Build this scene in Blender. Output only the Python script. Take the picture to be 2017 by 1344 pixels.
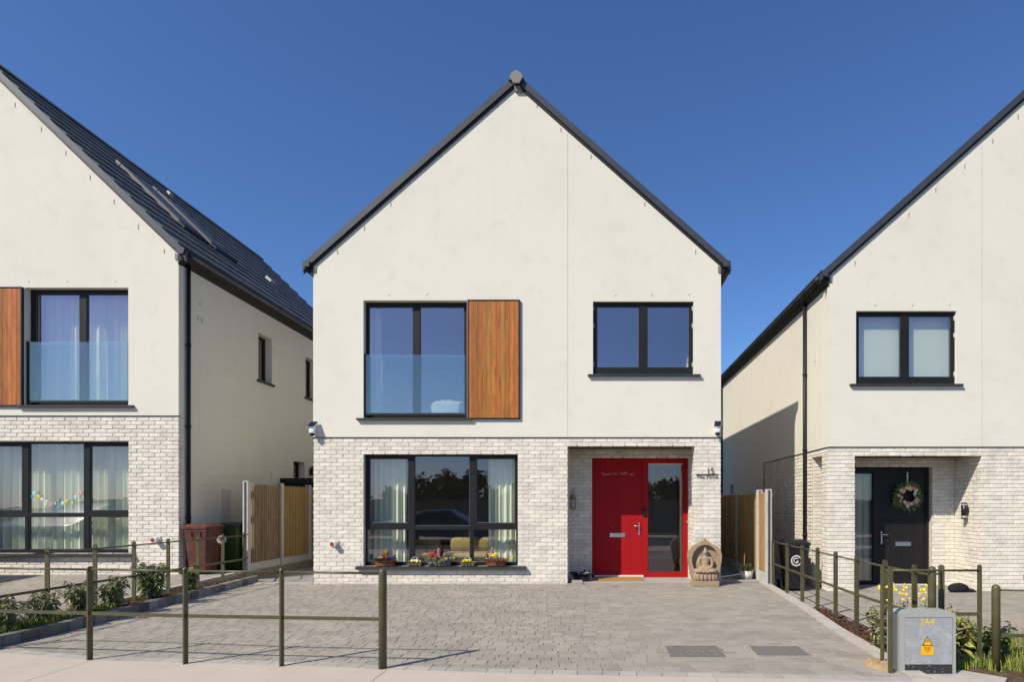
import bpy, bmesh, math, random
from math import sin, cos, pi, radians, atan2, sqrt
from mathutils import Vector, Matrix, noise

for o in list(bpy.data.objects):
    bpy.data.objects.remove(o, do_unlink=True)
SC = bpy.context.scene
COL = SC.collection
RND = random.Random(7)

# ------------------------------------------------------------------ camera
cam_d = bpy.data.cameras.new('camera')
cam = bpy.data.objects.new('camera', cam_d)
COL.objects.link(cam)
cam.location = (0, 0, 1.48)
cam.rotation_euler = (radians(90), 0, 0)
cam_d.sensor_width = 36.0
cam_d.lens = 36.0 * 1208 / 2017
cam_d.shift_x = -166.5 / 2017
cam_d.shift_y = 323.0 / 2017
cam_d.clip_start = 0.05
cam_d.clip_end = 3000
SC.camera = cam

# ------------------------------------------------------------------ sky, sun, exposure
LIGHT = Vector((1.0, 0.97, -1.25)).normalized()          # direction the sunlight travels
SUN_EL = math.asin(-LIGHT.z)
SUN_AZ = atan2(-LIGHT.x, -LIGHT.y)                        # clockwise from +Y
world = bpy.data.worlds.new('World')
SC.world = world
world.use_nodes = True
wn = world.node_tree.nodes; wl = world.node_tree.links
bg = wn['Background']
sky = wn.new('ShaderNodeTexSky')
sky.sky_type = 'NISHITA'
sky.sun_disc = False
sky.sun_elevation = SUN_EL
sky.sun_rotation = SUN_AZ
sky.altitude = 0
sky.air_density = 1.0
sky.dust_density = 0.4
sky.ozone_density = 10.0
hsv = wn.new('ShaderNodeHueSaturation'); hsv.inputs['Saturation'].default_value = 1.03; hsv.inputs['Hue'].default_value = 0.504
wl.new(sky.outputs[0], hsv.inputs['Color']); wl.new(hsv.outputs['Color'], bg.inputs[0])
bg.inputs[1].default_value = 0.126
sun_d = bpy.data.lights.new('sun', 'SUN')
sun_d.energy = 4.8
sun_d.angle = radians(0.53)
sun_d.color = (1.0, 0.918, 0.80)
sun = bpy.data.objects.new('sun', sun_d)
COL.objects.link(sun)
sun.rotation_euler = LIGHT.to_track_quat('-Z', 'Y').to_euler()
sun.location = (-20, -20, 30)
SC.view_settings.view_transform = 'Standard'
SC.view_settings.look = 'None'
SC.view_settings.exposure = 0.14
SC.view_settings.gamma = 1.0
SC.view_settings.use_curve_mapping = False

# ------------------------------------------------------------------ materials
MATS = {}
def M(name, col, rough=0.6, spec=0.4, metal=0.0, vary=0.0, huevary=0.0, n=None, n2=None, bump=None, bump2=None,
      stretch=None, coords='pos', trans=0.0, streak=None, grain=None):
    """procedural Principled material. n/n2 = (scale, second colour, low, high): noise-driven blend to a second colour.
    vary = value spread from piece to piece. bump = (scale, strength, distance)."""
    m = bpy.data.materials.new(name)
    m.use_nodes = True
    nt = m.node_tree; N = nt.nodes; L = nt.links
    b = N['Principled BSDF']
    b.inputs['Roughness'].default_value = rough
    b.inputs['Specular IOR Level'].default_value = spec
    b.inputs['Metallic'].default_value = metal
    if trans:
        b.inputs['Transmission Weight'].default_value = trans
    vec = None
    if n or n2 or bump or bump2:
        if coords == 'pos':
            g = N.new('ShaderNodeNewGeometry'); vec = g.outputs['Position']
        else:
            t = N.new('ShaderNodeTexCoord'); vec = t.outputs['Object']
        if stretch:
            mp = N.new('ShaderNodeMapping'); mp.inputs['Scale'].default_value = stretch
            L.new(vec, mp.inputs['Vector']); vec = mp.outputs['Vector']
    rgb = N.new('ShaderNodeRGB'); rgb.outputs[0].default_value = (*col, 1)
    cur = rgb.outputs[0]
    for k in (n, n2):
        if not k: continue
        sc_, c2, lo, hi = k[:4]
        t = N.new('ShaderNodeTexNoise'); t.inputs['Scale'].default_value = sc_
        t.inputs['Detail'].default_value = 6; t.inputs['Roughness'].default_value = 0.6
        L.new(vec, t.inputs['Vector'])
        r = N.new('ShaderNodeMapRange'); r.inputs['From Min'].default_value = lo; r.inputs['From Max'].default_value = hi
        L.new(t.outputs['Fac'], r.inputs['Value'])
        mx = N.new('ShaderNodeMix'); mx.data_type = 'RGBA'
        L.new(r.outputs[0], mx.inputs['Factor']); L.new(cur, mx.inputs['A']); mx.inputs['B'].default_value = (*c2, 1)
        cur = mx.outputs['Result']
    for k, scl in ((streak, (2.6, 2.6, 0.16)), (grain, (1, 1, 1))):
        if not k: continue
        mp = N.new('ShaderNodeMapping'); mp.inputs['Scale'].default_value = scl; L.new(vec, mp.inputs['Vector'])
        t = N.new('ShaderNodeTexNoise'); t.inputs['Scale'].default_value = k[0]; t.inputs['Detail'].default_value = 8; t.inputs['Roughness'].default_value = 0.7
        L.new(mp.outputs['Vector'], t.inputs['Vector'])
        r = N.new('ShaderNodeMapRange'); r.inputs['From Min'].default_value = k[2]; r.inputs['From Max'].default_value = k[3]; r.inputs['To Max'].default_value = k[4]
        L.new(t.outputs['Fac'], r.inputs['Value'])
        mx = N.new('ShaderNodeMix'); mx.data_type = 'RGBA'
        L.new(r.outputs[0], mx.inputs['Factor']); L.new(cur, mx.inputs['A']); mx.inputs['B'].default_value = (*k[1], 1)
        cur = mx.outputs['Result']
    if vary or huevary:
        oi = N.new('ShaderNodeObjectInfo'); gi = N.new('ShaderNodeNewGeometry')
        ad = N.new('ShaderNodeMath'); ad.operation = 'ADD'
        L.new(oi.outputs['Random'], ad.inputs[0]); L.new(gi.outputs['Random Per Island'], ad.inputs[1])
        fr = N.new('ShaderNodeMath'); fr.operation = 'FRACT'; L.new(ad.outputs[0], fr.inputs[0])
        mr = N.new('ShaderNodeMapRange'); mr.inputs['To Min'].default_value = 1 - vary; mr.inputs['To Max'].default_value = 1 + vary
        L.new(fr.outputs[0], mr.inputs['Value'])
        hs = N.new('ShaderNodeHueSaturation')
        L.new(mr.outputs[0], hs.inputs['Value']); L.new(cur, hs.inputs['Color'])
        if huevary:
            m2 = N.new('ShaderNodeMath'); m2.operation = 'MULTIPLY'; m2.inputs[1].default_value = 7.31; L.new(fr.outputs[0], m2.inputs[0])
            f2 = N.new('ShaderNodeMath'); f2.operation = 'FRACT'; L.new(m2.outputs[0], f2.inputs[0])
            r2 = N.new('ShaderNodeMapRange'); r2.inputs['To Min'].default_value = 0.5 - huevary; r2.inputs['To Max'].default_value = 0.5 + huevary
            L.new(f2.outputs[0], r2.inputs['Value']); L.new(r2.outputs[0], hs.inputs['Hue'])
        cur = hs.outputs['Color']
    L.new(cur, b.inputs['Base Color'])
    prev = None
    for k in (bump, bump2):
        if not k: continue
        t = N.new('ShaderNodeTexNoise'); t.inputs['Scale'].default_value = k[0]; t.inputs['Detail'].default_value = 5
        L.new(vec, t.inputs['Vector'])
        bp = N.new('ShaderNodeBump'); bp.inputs['Strength'].default_value = k[1]; bp.inputs['Distance'].default_value = k[2]
        L.new(t.outputs['Fac'], bp.inputs['Height'])
        if prev: L.new(prev, bp.inputs['Normal'])
        prev = bp.outputs['Normal']
    if prev: L.new(prev, b.inputs['Normal'])
    MATS[name] = m
    return m

def glass_mat(name, tint, refl, col=(1, 1, 1), rough=0.0):
    """thin pane: part mirror (Fresnel plus coating), part clear."""
    m = bpy.data.materials.new(name); m.use_nodes = True
    nt = m.node_tree; N = nt.nodes; L = nt.links
    for x in list(N): N.remove(x)
    out = N.new('ShaderNodeOutputMaterial')
    tr = N.new('ShaderNodeBsdfTransparent'); tr.inputs[0].default_value = (*tint, 1)
    gl = N.new('ShaderNodeBsdfGlossy'); gl.inputs['Roughness'].default_value = rough; gl.inputs['Color'].default_value = (*col, 1)
    lw = N.new('ShaderNodeLayerWeight'); lw.inputs[0].default_value = 0.5      # Schlick's Fresnel for both faces of the pane
    pw = N.new('ShaderNodeMath'); pw.operation = 'POWER'; pw.inputs[1].default_value = 5.0
    L.new(lw.outputs['Facing'], pw.inputs[0])
    ad = N.new('ShaderNodeMath'); ad.operation = 'MULTIPLY_ADD'; ad.use_clamp = True
    ad.inputs[1].default_value = 1.0 - refl; ad.inputs[2].default_value = refl
    L.new(pw.outputs[0], ad.inputs[0])
    geo = N.new('ShaderNodeNewGeometry')                     # slight waviness of real panes
    ns = N.new('ShaderNodeTexNoise'); ns.inputs['Scale'].default_value = 1.6; ns.inputs['Detail'].default_value = 1
    L.new(geo.outputs['Position'], ns.inputs['Vector'])
    bp = N.new('ShaderNodeBump'); bp.inputs['Strength'].default_value = 0.06; bp.inputs['Distance'].default_value = 0.02
    L.new(ns.outputs['Fac'], bp.inputs['Height']); L.new(bp.outputs[0], gl.inputs['Normal'])
    mx = N.new('ShaderNodeMixShader')
    L.new(ad.outputs[0], mx.inputs[0]); L.new(tr.outputs[0], mx.inputs[1]); L.new(gl.outputs[0], mx.inputs[2])
    L.new(mx.outputs[0], out.inputs[0])
    MATS[name] = m
    return m

M('render', (0.725, 0.692, 0.582), 0.9, 0.15, n=(0.8, (0.69, 0.652, 0.545), 0.46, 0.72), n2=(3.2, (0.66, 0.61, 0.51), 0.56, 0.82),
  streak=(1.1, (0.58, 0.54, 0.465), 0.54, 0.84, 0.3), grain=(30, (0.57, 0.53, 0.46), 0.54, 0.84, 0.6), bump=(90, 0.3, 0.003), bump2=(4, 0.12, 0.01))
M('brick', (0.735, 0.69, 0.585), 0.9, 0.15, vary=0.09, n=(5, (0.58, 0.53, 0.455), 0.46, 0.74), n2=(48, (0.47, 0.415, 0.35), 0.58, 0.80),
  streak=(1.2, (0.48, 0.43, 0.36), 0.55, 0.85, 0.5), bump=(70, 0.5, 0.004), bump2=(22, 0.4, 0.006))
M('mortar', (0.62, 0.555, 0.455), 0.95, 0.1, n=(30, (0.50, 0.435, 0.35), 0.4, 0.7), bump=(120, 0.4, 0.003))
M('slate', (0.092, 0.091, 0.091), 0.55, 0.4, vary=0.08, n=(3, (0.16, 0.16, 0.16), 0.4, 0.7), bump=(60, 0.2, 0.002))
M('verge', (0.045, 0.048, 0.055), 0.38, 0.5, n=(4, (0.06, 0.06, 0.065), 0.4, 0.7))
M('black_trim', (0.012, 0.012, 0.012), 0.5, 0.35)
M('capgrey', (0.20, 0.19, 0.17), 0.6); M('joint_pale', (0.50, 0.47, 0.42), 0.9); M('roof_metal', (0.10, 0.10, 0.10), 0.5, 0.4)
M('anthracite', (0.012, 0.0115, 0.0105), 0.5, 0.25, n=(6, (0.017, 0.0165, 0.0155), 0.4, 0.7))
M('sillstone', (0.028, 0.028, 0.03), 0.6, 0.4, n=(5, (0.05, 0.05, 0.05), 0.45, 0.75), bump=(60, 0.2, 0.002))
M('plaster_in', (0.60, 0.57, 0.54), 0.9, 0.1)
M('floor_in', (0.10, 0.075, 0.05), 0.5, 0.3)
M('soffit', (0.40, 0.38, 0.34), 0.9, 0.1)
M('cedar', (0.42, 0.152, 0.024), 0.5, 0.35, vary=0.2, huevary=0.012, n=(3.0, (0.24, 0.078, 0.015), 0.42, 0.72), n2=(14, (0.48, 0.20, 0.045), 0.5, 0.8),
  stretch=(6, 6, 0.8), bump=(20, 0.15, 0.002))
M('red_paint', (0.365, 0.011, 0.0135), 0.5, 0.12, n=(3, (0.32, 0.010, 0.012), 0.4, 0.7))
M('black_paint', (0.012, 0.0115, 0.011), 0.5, 0.3)
M('chrome', (0.75, 0.75, 0.75), 0.25, 0.5, metal=1.0)
M('white_plastic', (0.75, 0.75, 0.74), 0.4)
M('black_plastic', (0.012, 0.012, 0.013), 0.3)
M('solar', (0.01, 0.011, 0.02), 0.25, 0.6)
M('curtain', (0.76, 0.79, 0.68), 0.95, 0.05)
M('blind', (0.83, 0.93, 0.70), 0.9, 0.1)
M('duvet', (0.75, 0.80, 0.76), 0.95, 0.05, n=(12, (0.66, 0.72, 0.70), 0.4, 0.7))
M('sofa', (0.40, 0.31, 0.13), 0.9, 0.1, n=(40, (0.34, 0.26, 0.11), 0.4, 0.7))
M('sofa_dark', (0.07, 0.05, 0.03), 0.9, 0.1)
M('paver', (0.312, 0.284, 0.236), 0.9, 0.15, vary=0.10, n=(0.55, (0.345, 0.308, 0.252), 0.46, 0.68), n2=(2.3, (0.25, 0.228, 0.195), 0.52, 0.78), grain=(9, (0.215, 0.195, 0.165), 0.56, 0.82, 0.6), streak=(0.7, (0.20, 0.182, 0.155), 0.52, 0.74, 0.55),
  bump=(150, 0.4, 0.003), bump2=(25, 0.3, 0.004))
M('paver_pale', (0.40, 0.375, 0.33), 0.9, 0.2, vary=0.10, n=(2.0, (0.32, 0.30, 0.27), 0.45, 0.7), bump=(150, 0.4, 0.003))
M('joint_sand', (0.26, 0.232, 0.19), 0.95, 0.1, n=(14, (0.10, 0.09, 0.075), 0.45, 0.7), bump=(150, 0.5, 0.004))
M('concrete', (0.50, 0.435, 0.352), 0.9, 0.15, grain=(55, (0.30, 0.26, 0.21), 0.60, 0.82, 0.6), streak=(0.35, (0.40, 0.345, 0.28), 0.48, 0.72, 0.5), n=(0.8, (0.45, 0.385, 0.305), 0.45, 0.7), n2=(9, (0.42, 0.355, 0.28), 0.58, 0.8),
  bump=(180, 0.4, 0.003))
M('joint_dark', (0.07, 0.065, 0.06), 0.95)
M('edging', (0.47, 0.43, 0.37), 0.9, 0.2, n=(4, (0.38, 0.34, 0.29), 0.45, 0.7), bump=(120, 0.4, 0.003))
M('kerb', (0.17, 0.17, 0.165), 0.9, 0.2, vary=0.45, n=(8, (0.22, 0.215, 0.2), 0.45, 0.7), bump=(120, 0.4, 0.003))
M('post_concrete', (0.50, 0.48, 0.44), 0.9, 0.2, n=(12, (0.42, 0.40, 0.36), 0.4, 0.7), bump=(120, 0.4, 0.003))
M('asphalt', (0.055, 0.055, 0.056), 0.9, 0.2, n=(3, (0.075, 0.073, 0.07), 0.4, 0.7), bump=(150, 0.5, 0.004))
M('tarmac_grey', (0.25, 0.24, 0.225), 0.9, 0.2, n=(1.2, (0.30, 0.285, 0.26), 0.45, 0.7), bump=(150, 0.5, 0.004))
M('fence_wood', (0.42, 0.28, 0.115), 0.7, 0.25, vary=0.16, n=(5, (0.33, 0.185, 0.05), 0.45, 0.72), stretch=(5, 5, 0.7), bump=(40, 0.3, 0.003))
M('fence_brown', (0.31, 0.225, 0.14), 0.75, 0.2, vary=0.18, n=(5, (0.20, 0.125, 0.065), 0.42, 0.72), stretch=(5, 5, 0.7), bump=(40, 0.3, 0.003))
M('olive_paint', (0.074, 0.068, 0.031), 0.4, 0.45, n=(9, (0.10, 0.092, 0.045), 0.45, 0.7))
M('soil', (0.10, 0.066, 0.04), 0.95, 0.1, n=(7, (0.17, 0.12, 0.075), 0.45, 0.7), bump=(35, 0.9, 0.03))
M('sand', (0.42, 0.29, 0.16), 0.95, 0.1, n=(12, (0.33, 0.22, 0.12), 0.45, 0.7), bump=(60, 0.8, 0.01))
M('bark', (0.09, 0.045, 0.028), 0.95, 0.1, vary=0.4)
M('lawn', (0.045, 0.05, 0.026), 0.95, 0.1, n=(3, (0.07, 0.065, 0.04), 0.4, 0.7))
M('leaf', (0.155, 0.195, 0.06), 0.5, 0.35, vary=0.45, huevary=0.03)
M('tree_leaf', (0.055, 0.065, 0.025), 0.6, 0.3, vary=0.4)
M('leaf_olive', (0.24, 0.245, 0.11), 0.5, 0.35, vary=0.45, huevary=0.035)
M('leaf_yellow', (0.30, 0.30, 0.08), 0.5, 0.35, vary=0.4, huevary=0.03)
M('leaf_dark', (0.025, 0.032, 0.020), 0.6, 0.3, vary=0.4)
M('grassblade', (0.22, 0.26, 0.05), 0.55, 0.3, vary=0.45, huevary=0.03)
M('straw', (0.36, 0.30, 0.20), 0.8, 0.2, vary=0.2)
M('stem', (0.12, 0.09, 0.055), 0.9, 0.1)
M('yellow_petal', (0.75, 0.58, 0.02), 0.6, 0.2, vary=0.15)
M('pale_yellow', (0.75, 0.68, 0.22), 0.6, 0.2, vary=0.15)
M('orange_petal', (0.55, 0.26, 0.02), 0.7, 0.2, vary=0.25)
M('purple_petal', (0.055, 0.018, 0.12), 0.6, 0.2, vary=0.4)
M('red_petal', (0.42, 0.015, 0.015), 0.6, 0.2, vary=0.2)
M('pink_petal', (0.55, 0.22, 0.24), 0.6, 0.2, vary=0.25)
M('peach_petal', (0.62, 0.36, 0.24), 0.6, 0.2, vary=0.25)
M('white_petal', (0.72, 0.70, 0.62), 0.6, 0.2, vary=0.15)
M('wicker', (0.28, 0.095, 0.045), 0.6, 0.3, vary=0.35, n=(70, (0.14, 0.045, 0.02), 0.42, 0.62))
M('zinc_dark', (0.06, 0.065, 0.072), 0.5, 0.4, n=(9, (0.09, 0.095, 0.1), 0.4, 0.7))
M('olive_tin', (0.16, 0.15, 0.07), 0.55, 0.3, n=(18, (0.11, 0.1, 0.05), 0.4, 0.7))
M('sandstone', (0.37, 0.275, 0.18), 0.9, 0.15, n=(22, (0.29, 0.21, 0.135), 0.42, 0.7), n2=(120, (0.48, 0.35, 0.22), 0.55, 0.8), bump=(130, 0.5, 0.003))
M('coir', (0.42, 0.24, 0.07), 0.95, 0.05, n=(60, (0.30, 0.16, 0.045), 0.4, 0.7), bump=(200, 0.6, 0.004))
M('bin_brown', (0.085, 0.038, 0.028), 0.5, 0.35, n=(6, (0.17, 0.05, 0.03), 0.4, 0.7))
M('bin_green', (0.06, 0.095, 0.016), 0.5, 0.35, n=(6, (0.05, 0.08, 0.013), 0.4, 0.7))
M('bin_green_dark', (0.012, 0.035, 0.02), 0.45, 0.4)
M('bin_black', (0.012, 0.012, 0.013), 0.5, 0.35)
M('offwhite', (0.62, 0.60, 0.55), 0.6)
M('galv', (0.35, 0.365, 0.375), 0.55, 0.35, metal=0.2, n=(11, (0.45, 0.465, 0.475), 0.42, 0.68), n2=(40, (0.28, 0.29, 0.295), 0.52, 0.75))
M('galv_edge', (0.40, 0.41, 0.375), 0.5, 0.4, metal=0.2, n=(9, (0.38, 0.39, 0.36), 0.42, 0.68))
M('plinth', (0.035, 0.035, 0.035), 0.8, 0.3, n=(60, (0.30, 0.30, 0.29), 0.60, 0.68))
M('sign_yellow', (0.80, 0.45, 0.01), 0.5, 0.3)
M('paint_yellow', (0.75, 0.55, 0.03), 0.6, 0.3, n=(60, (0.6, 0.5, 0.2), 0.6, 0.75))
M('ink', (0.01, 0.01, 0.01), 0.6)
M('sign_red', (0.25, 0.02, 0.01), 0.6)
M('iron', (0.19, 0.183, 0.168), 0.6, 0.4, metal=0.3, n=(20, (0.24, 0.23, 0.205), 0.4, 0.7))
M('bronze', (0.26, 0.19, 0.11), 0.5, 0.4, metal=0.3)
M('meter', (0.55, 0.52, 0.47), 0.7)
M('red_cap', (0.35, 0.03, 0.02), 0.5)
M('bagcloth', (0.022, 0.018, 0.02), 0.85, 0.1)
M('car_paint', (0.05, 0.055, 0.075), 0.25, 0.6, metal=0.4)
M('car_silver', (0.45, 0.46, 0.5), 0.25, 0.6, metal=0.5)
M('tyre', (0.015, 0.015, 0.015), 0.8)
M('rim', (0.4, 0.4, 0.42), 0.3, metal=0.8)
M('lamp_lens', (0.7, 0.7, 0.7), 0.2)
M('lamp_red', (0.3, 0.01, 0.01), 0.2)
M('rear_brick', (0.17, 0.165, 0.165), 0.9, n=(4, (0.23, 0.22, 0.21), 0.4, 0.7))
M('bluegrey', (0.10, 0.115, 0.14), 0.6)
M('pink_rose', (0.55, 0.30, 0.33), 0.6, 0.2, vary=0.2)
M('teal', (0.05, 0.34, 0.36), 0.6); M('aqua', (0.35, 0.66, 0.66), 0.6); M('lime', (0.55, 0.62, 0.15), 0.6)
M('candle', (0.55, 0.70, 0.25), 0.5)
M('bark_trunk', (0.07, 0.05, 0.035), 0.95)
M('tint_edge', (0.12, 0.22, 0.20), 0.1)
glass_mat('pane_glass', (0.955, 0.975, 0.95), 0.09, (1.0, 0.88, 0.95))
glass_mat('sky_glass', (0.965, 0.98, 0.965), 0.235, (1.0, 0.80, 0.83))
glass_mat('rail_glass', (0.93, 0.97, 0.955), 0.12, (1.0, 0.95, 0.87))

# ------------------------------------------------------------------ mesh helpers
class B:
    """collects geometry for ONE mesh object"""
    def __init__(self): self.v = []; self.f = []; self.sm = []
    def add(self, verts, faces, smooth=False):
        k = len(self.v); self.v += [tuple(p) for p in verts]
        self.f += [tuple(i + k for i in f) for f in faces]; self.sm += [smooth] * len(faces)
        return self
    def box(self, x0, x1, y0, y1, z0, z1):
        x0, x1 = min(x0, x1), max(x0, x1); y0, y1 = min(y0, y1), max(y0, y1); z0, z1 = min(z0, z1), max(z0, z1)
        return self.add([(x0,y0,z0),(x1,y0,z0),(x1,y1,z0),(x0,y1,z0),(x0,y0,z1),(x1,y0,z1),(x1,y1,z1),(x0,y1,z1)],
                        [(0,3,2,1),(4,5,6,7),(0,1,5,4),(1,2,6,5),(2,3,7,6),(3,0,4,7)])
    def rbox(self, x0, x1, y0, y1, z0, z1, r=0.01, seg=2, smooth=False):
        bm = bmesh.new()
        bmesh.ops.create_cube(bm, size=1)
        for v in bm.verts:
            v.co = Vector(((x0+x1)/2 + v.co.x*abs(x1-x0), (y0+y1)/2 + v.co.y*abs(y1-y0), (z0+z1)/2 + v.co.z*abs(z1-z0)))
        bmesh.ops.bevel(bm, geom=bm.edges[:], offset=r, segments=seg, profile=0.5, affect='EDGES')
        return self.from_bm(bm, smooth)
    def from_bm(self, bm, smooth=False):
        bm.verts.index_update()
        vs = [v.co[:] for v in bm.verts]; fs = [tuple(v.index for v in f.verts) for f in bm.faces]
        bm.free()
        return self.add(vs, fs, smooth)
    def prism(self, poly, a, b, axis='y'):
        """closed polygon (list of 2D points) extruded a..b along an axis. axis y: points are (x,z); x: (y,z); z: (x,y)"""
        def P(p, t):
            if axis == 'y': return (p[0], t, p[1])
            if axis == 'x': return (t, p[0], p[1])
            return (p[0], p[1], t)
        n = len(poly)
        vs = [P(p, a) for p in poly] + [P(p, b) for p in poly]
        fs = [tuple(range(n)), tuple(range(2*n-1, n-1, -1))] + [(i, i+n, (i+1) % n + n, (i+1) % n) for i in range(n)]
        return self.add(vs, fs)
    def cyl(self, p0, p1, r0, r1=None, n=10, caps=True, smooth=True):
        r1 = r0 if r1 is None else r1
        p0 = Vector(p0); p1 = Vector(p1); d = (p1 - p0)
        d = d.normalized() if d.length > 1e-9 else Vector((0,0,1))
        u = d.orthogonal().normalized(); w = d.cross(u)
        vs = []
        for p, r in ((p0, r0), (p1, r1)):
            for i in range(n):
                a = 2*pi*i/n; vs.append(p + (u*cos(a) + w*sin(a))*r)
        k = len(self.v)
        self.add(vs, [(i, (i+1) % n, (i+1) % n + n, i+n) for i in range(n)], smooth)
        if caps:
            self.f += [tuple(k+i for i in range(n-1, -1, -1)), tuple(k+n+i for i in range(n))]; self.sm += [False]*2
        return self
    def tube(self, pts, r, n=6):
        for a, b in zip(pts, pts[1:]): self.cyl(a, b, r, r, n)
        return self
    def lathe(self, prof, c=(0,0,0), n=16, smooth=True):
        vs = []; m = len(prof)
        for r, z in prof:
            for i in range(n):
                a = 2*pi*i/n; vs.append((c[0]+r*cos(a), c[1]+r*sin(a), c[2]+z))
        fs = [(j*n+i, j*n+(i+1) % n, (j+1)*n+(i+1) % n, (j+1)*n+i) for j in range(m-1) for i in range(n)]
        self.add(vs, fs, smooth)
        k = len(self.v) - len(vs)
        self.f += [tuple(k+i for i in range(n-1, -1, -1)), tuple(k+(m-1)*n+i for i in range(n))]; self.sm += [False]*2
        return self
    def ball(self, c, r, n=10, m=7, rot=None):
        rx, ry, rz = (r, r, r) if not hasattr(r, '__len__') else r
        vs = [(0,0,-1)] + [(sin(pi*j/m)*cos(2*pi*i/n), sin(pi*j/m)*sin(2*pi*i/n), -cos(pi*j/m)) for j in range(1, m) for i in range(n)] + [(0,0,1)]
        fs = [(0, 1+(i+1) % n, 1+i) for i in range(n)]
        fs += [(1+j*n+i, 1+j*n+(i+1) % n, 1+(j+1)*n+(i+1) % n, 1+(j+1)*n+i) for j in range(m-2) for i in range(n)]
        t = 1+(m-1)*n
        fs += [(t, t-n+i, t-n+(i+1) % n) for i in range(n)]
        out = []
        for x, y, z in vs:
            q = Vector((x*rx, y*ry, z*rz))
            if rot is not None: q = rot @ q
            out.append(q + Vector(c))
        return self.add(out, fs, True)
    def leaf(self, p, d, L_, W, up=None, droop=0.0):
        p = Vector(p); d = Vector(d).normalized()
        up = Vector(up) if up is not None else Vector((RND.uniform(-1,1), RND.uniform(-1,1), RND.uniform(0.2,1)))
        s = d.cross(up)
        if s.length < 1e-4: s = d.orthogonal()
        s.normalize(); nrm = s.cross(d)
        mid = p + d*L_*0.5 - Vector((0,0,droop*0.4*L_))
        tip = p + d*L_ - Vector((0,0,droop*L_))
        return self.add([p, mid + s*W*0.5 + nrm*W*0.12, tip, mid - s*W*0.5 + nrm*W*0.12], [(0,1,2),(0,2,3)])
    def plate(self, us, vs, holes, mp, thick, skip_top=False):
        """slab with rectangular openings and no inner faces. mp(u,v,d)->xyz, d 0 (face) .. thick (back)"""
        us = sorted(set(us)); vs = sorted(set(vs))
        for h in holes: us += [h[0], h[1]]; vs += [h[2], h[3]]
        lo_u, hi_u, lo_v, hi_v = us[0], max(us), vs[0], max(vs)
        us = sorted(set(round(u, 5) for u in us)); vs = sorted(set(round(v, 5) for v in vs))
        lo_u, hi_u, lo_v, hi_v = us[0], us[-1], vs[0], vs[-1]
        nu, nv = len(us)-1, len(vs)-1
        def solid(i, j):
            if i < 0 or j < 0 or i >= nu or j >= nv: return False
            cu = (us[i]+us[i+1])/2; cv = (vs[j]+vs[j+1])/2
            return not any(h[0] < cu < h[1] and h[2] < cv < h[3] for h in holes)
        idx = {}; V = []; F = []
        def P(i, j, d):
            k = (i, j, d)
            if k not in idx:
                idx[k] = len(V); V.append(mp(us[i], vs[j], thick if d else 0.0))
            return idx[k]
        for i in range(nu):
            for j in range(nv):
                if not solid(i, j): continue
                F.append((P(i,j,0), P(i+1,j,0), P(i+1,j+1,0), P(i,j+1,0)))
                F.append((P(i,j,1), P(i,j+1,1), P(i+1,j+1,1), P(i+1,j,1)))
                if not solid(i-1, j): F.append((P(i,j,0), P(i,j+1,0), P(i,j+1,1), P(i,j,1)))
                if not solid(i+1, j): F.append((P(i+1,j,0), P(i+1,j,1), P(i+1,j+1,1), P(i+1,j+1,0)))
                if not solid(i, j-1): F.append((P(i,j,0), P(i,j,1), P(i+1,j,1), P(i+1,j,0)))
                if not solid(i, j+1) and not (skip_top and j == nv-1): F.append((P(i,j+1,0), P(i+1,j+1,0), P(i+1,j+1,1), P(i,j+1,1)))
        return self.add(V, F)
    def mesh(self, name, fix=True):
        me = bpy.data.meshes.new(name)
        me.from_pydata(self.v, [], self.f)
        if any(self.sm): me.polygons.foreach_set('use_smooth', self.sm)
        me.update()
        if fix:
            bm = bmesh.new(); bm.from_mesh(me); bmesh.ops.recalc_face_normals(bm, faces=bm.faces); bm.to_mesh(me); bm.free()
        return me

def obj(name, b, mat, parent=None, loc=(0,0,0), rot=(0,0,0), fix=True, kind=None, label=None):
    """one mesh object; with a parent it is a part"""
    me = b.mesh(name, fix) if isinstance(b, B) else b
    if mat is not None and not me.materials: me.materials.append(MATS[mat] if isinstance(mat, str) else mat)
    o = bpy.data.objects.new(name, me)
    COL.objects.link(o)
    o.location = loc; o.rotation_euler = rot
    if parent is not None: o.parent = parent
    if kind: o['kind'] = kind
    if label: o['label'] = label
    return o
def tag(o, label, cat, group=None):
    o['label'] = label; o['category'] = cat
    if group: o['group'] = group
    return o
def thing(name, label, cat, loc=(0,0,0), rz=0.0, group=None):
    o = bpy.data.objects.new(name, None); COL.objects.link(o)
    o.empty_display_size = 0.1
    o.location = loc; o.rotation_euler = (0, 0, rz)
    return tag(o, label, cat, group)
def struct(name, b, mat):
    return obj(name, b, mat, kind='structure')
def dup(root, loc, rz, label, group=None):
    r = root.copy(); COL.objects.link(r); r.location = loc; r.rotation_euler = (0, 0, rz); r['label'] = label
    if group: r['group'] = group
    for ch in list(root.children):
        c = ch.copy(); COL.objects.link(c); c.parent = r
        for g in list(ch.children):
            d = g.copy(); COL.objects.link(d); d.parent = c
    return r
def text_mesh(body, size, depth=0.004, align='CENTER', off=0.0):
    cu = bpy.data.curves.new('lettering', 'FONT')
    cu.body = body; cu.size = size; cu.extrude = depth/2; cu.align_x = align; cu.resolution_u = 3; cu.offset = off
    o = bpy.data.objects.new('lettering_tmp', cu); COL.objects.link(o)
    dg = bpy.context.evaluated_depsgraph_get()
    me = bpy.data.meshes.new_from_object(o.evaluated_get(dg))
    bpy.data.objects.remove(o, do_unlink=True)
    return me
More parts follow.
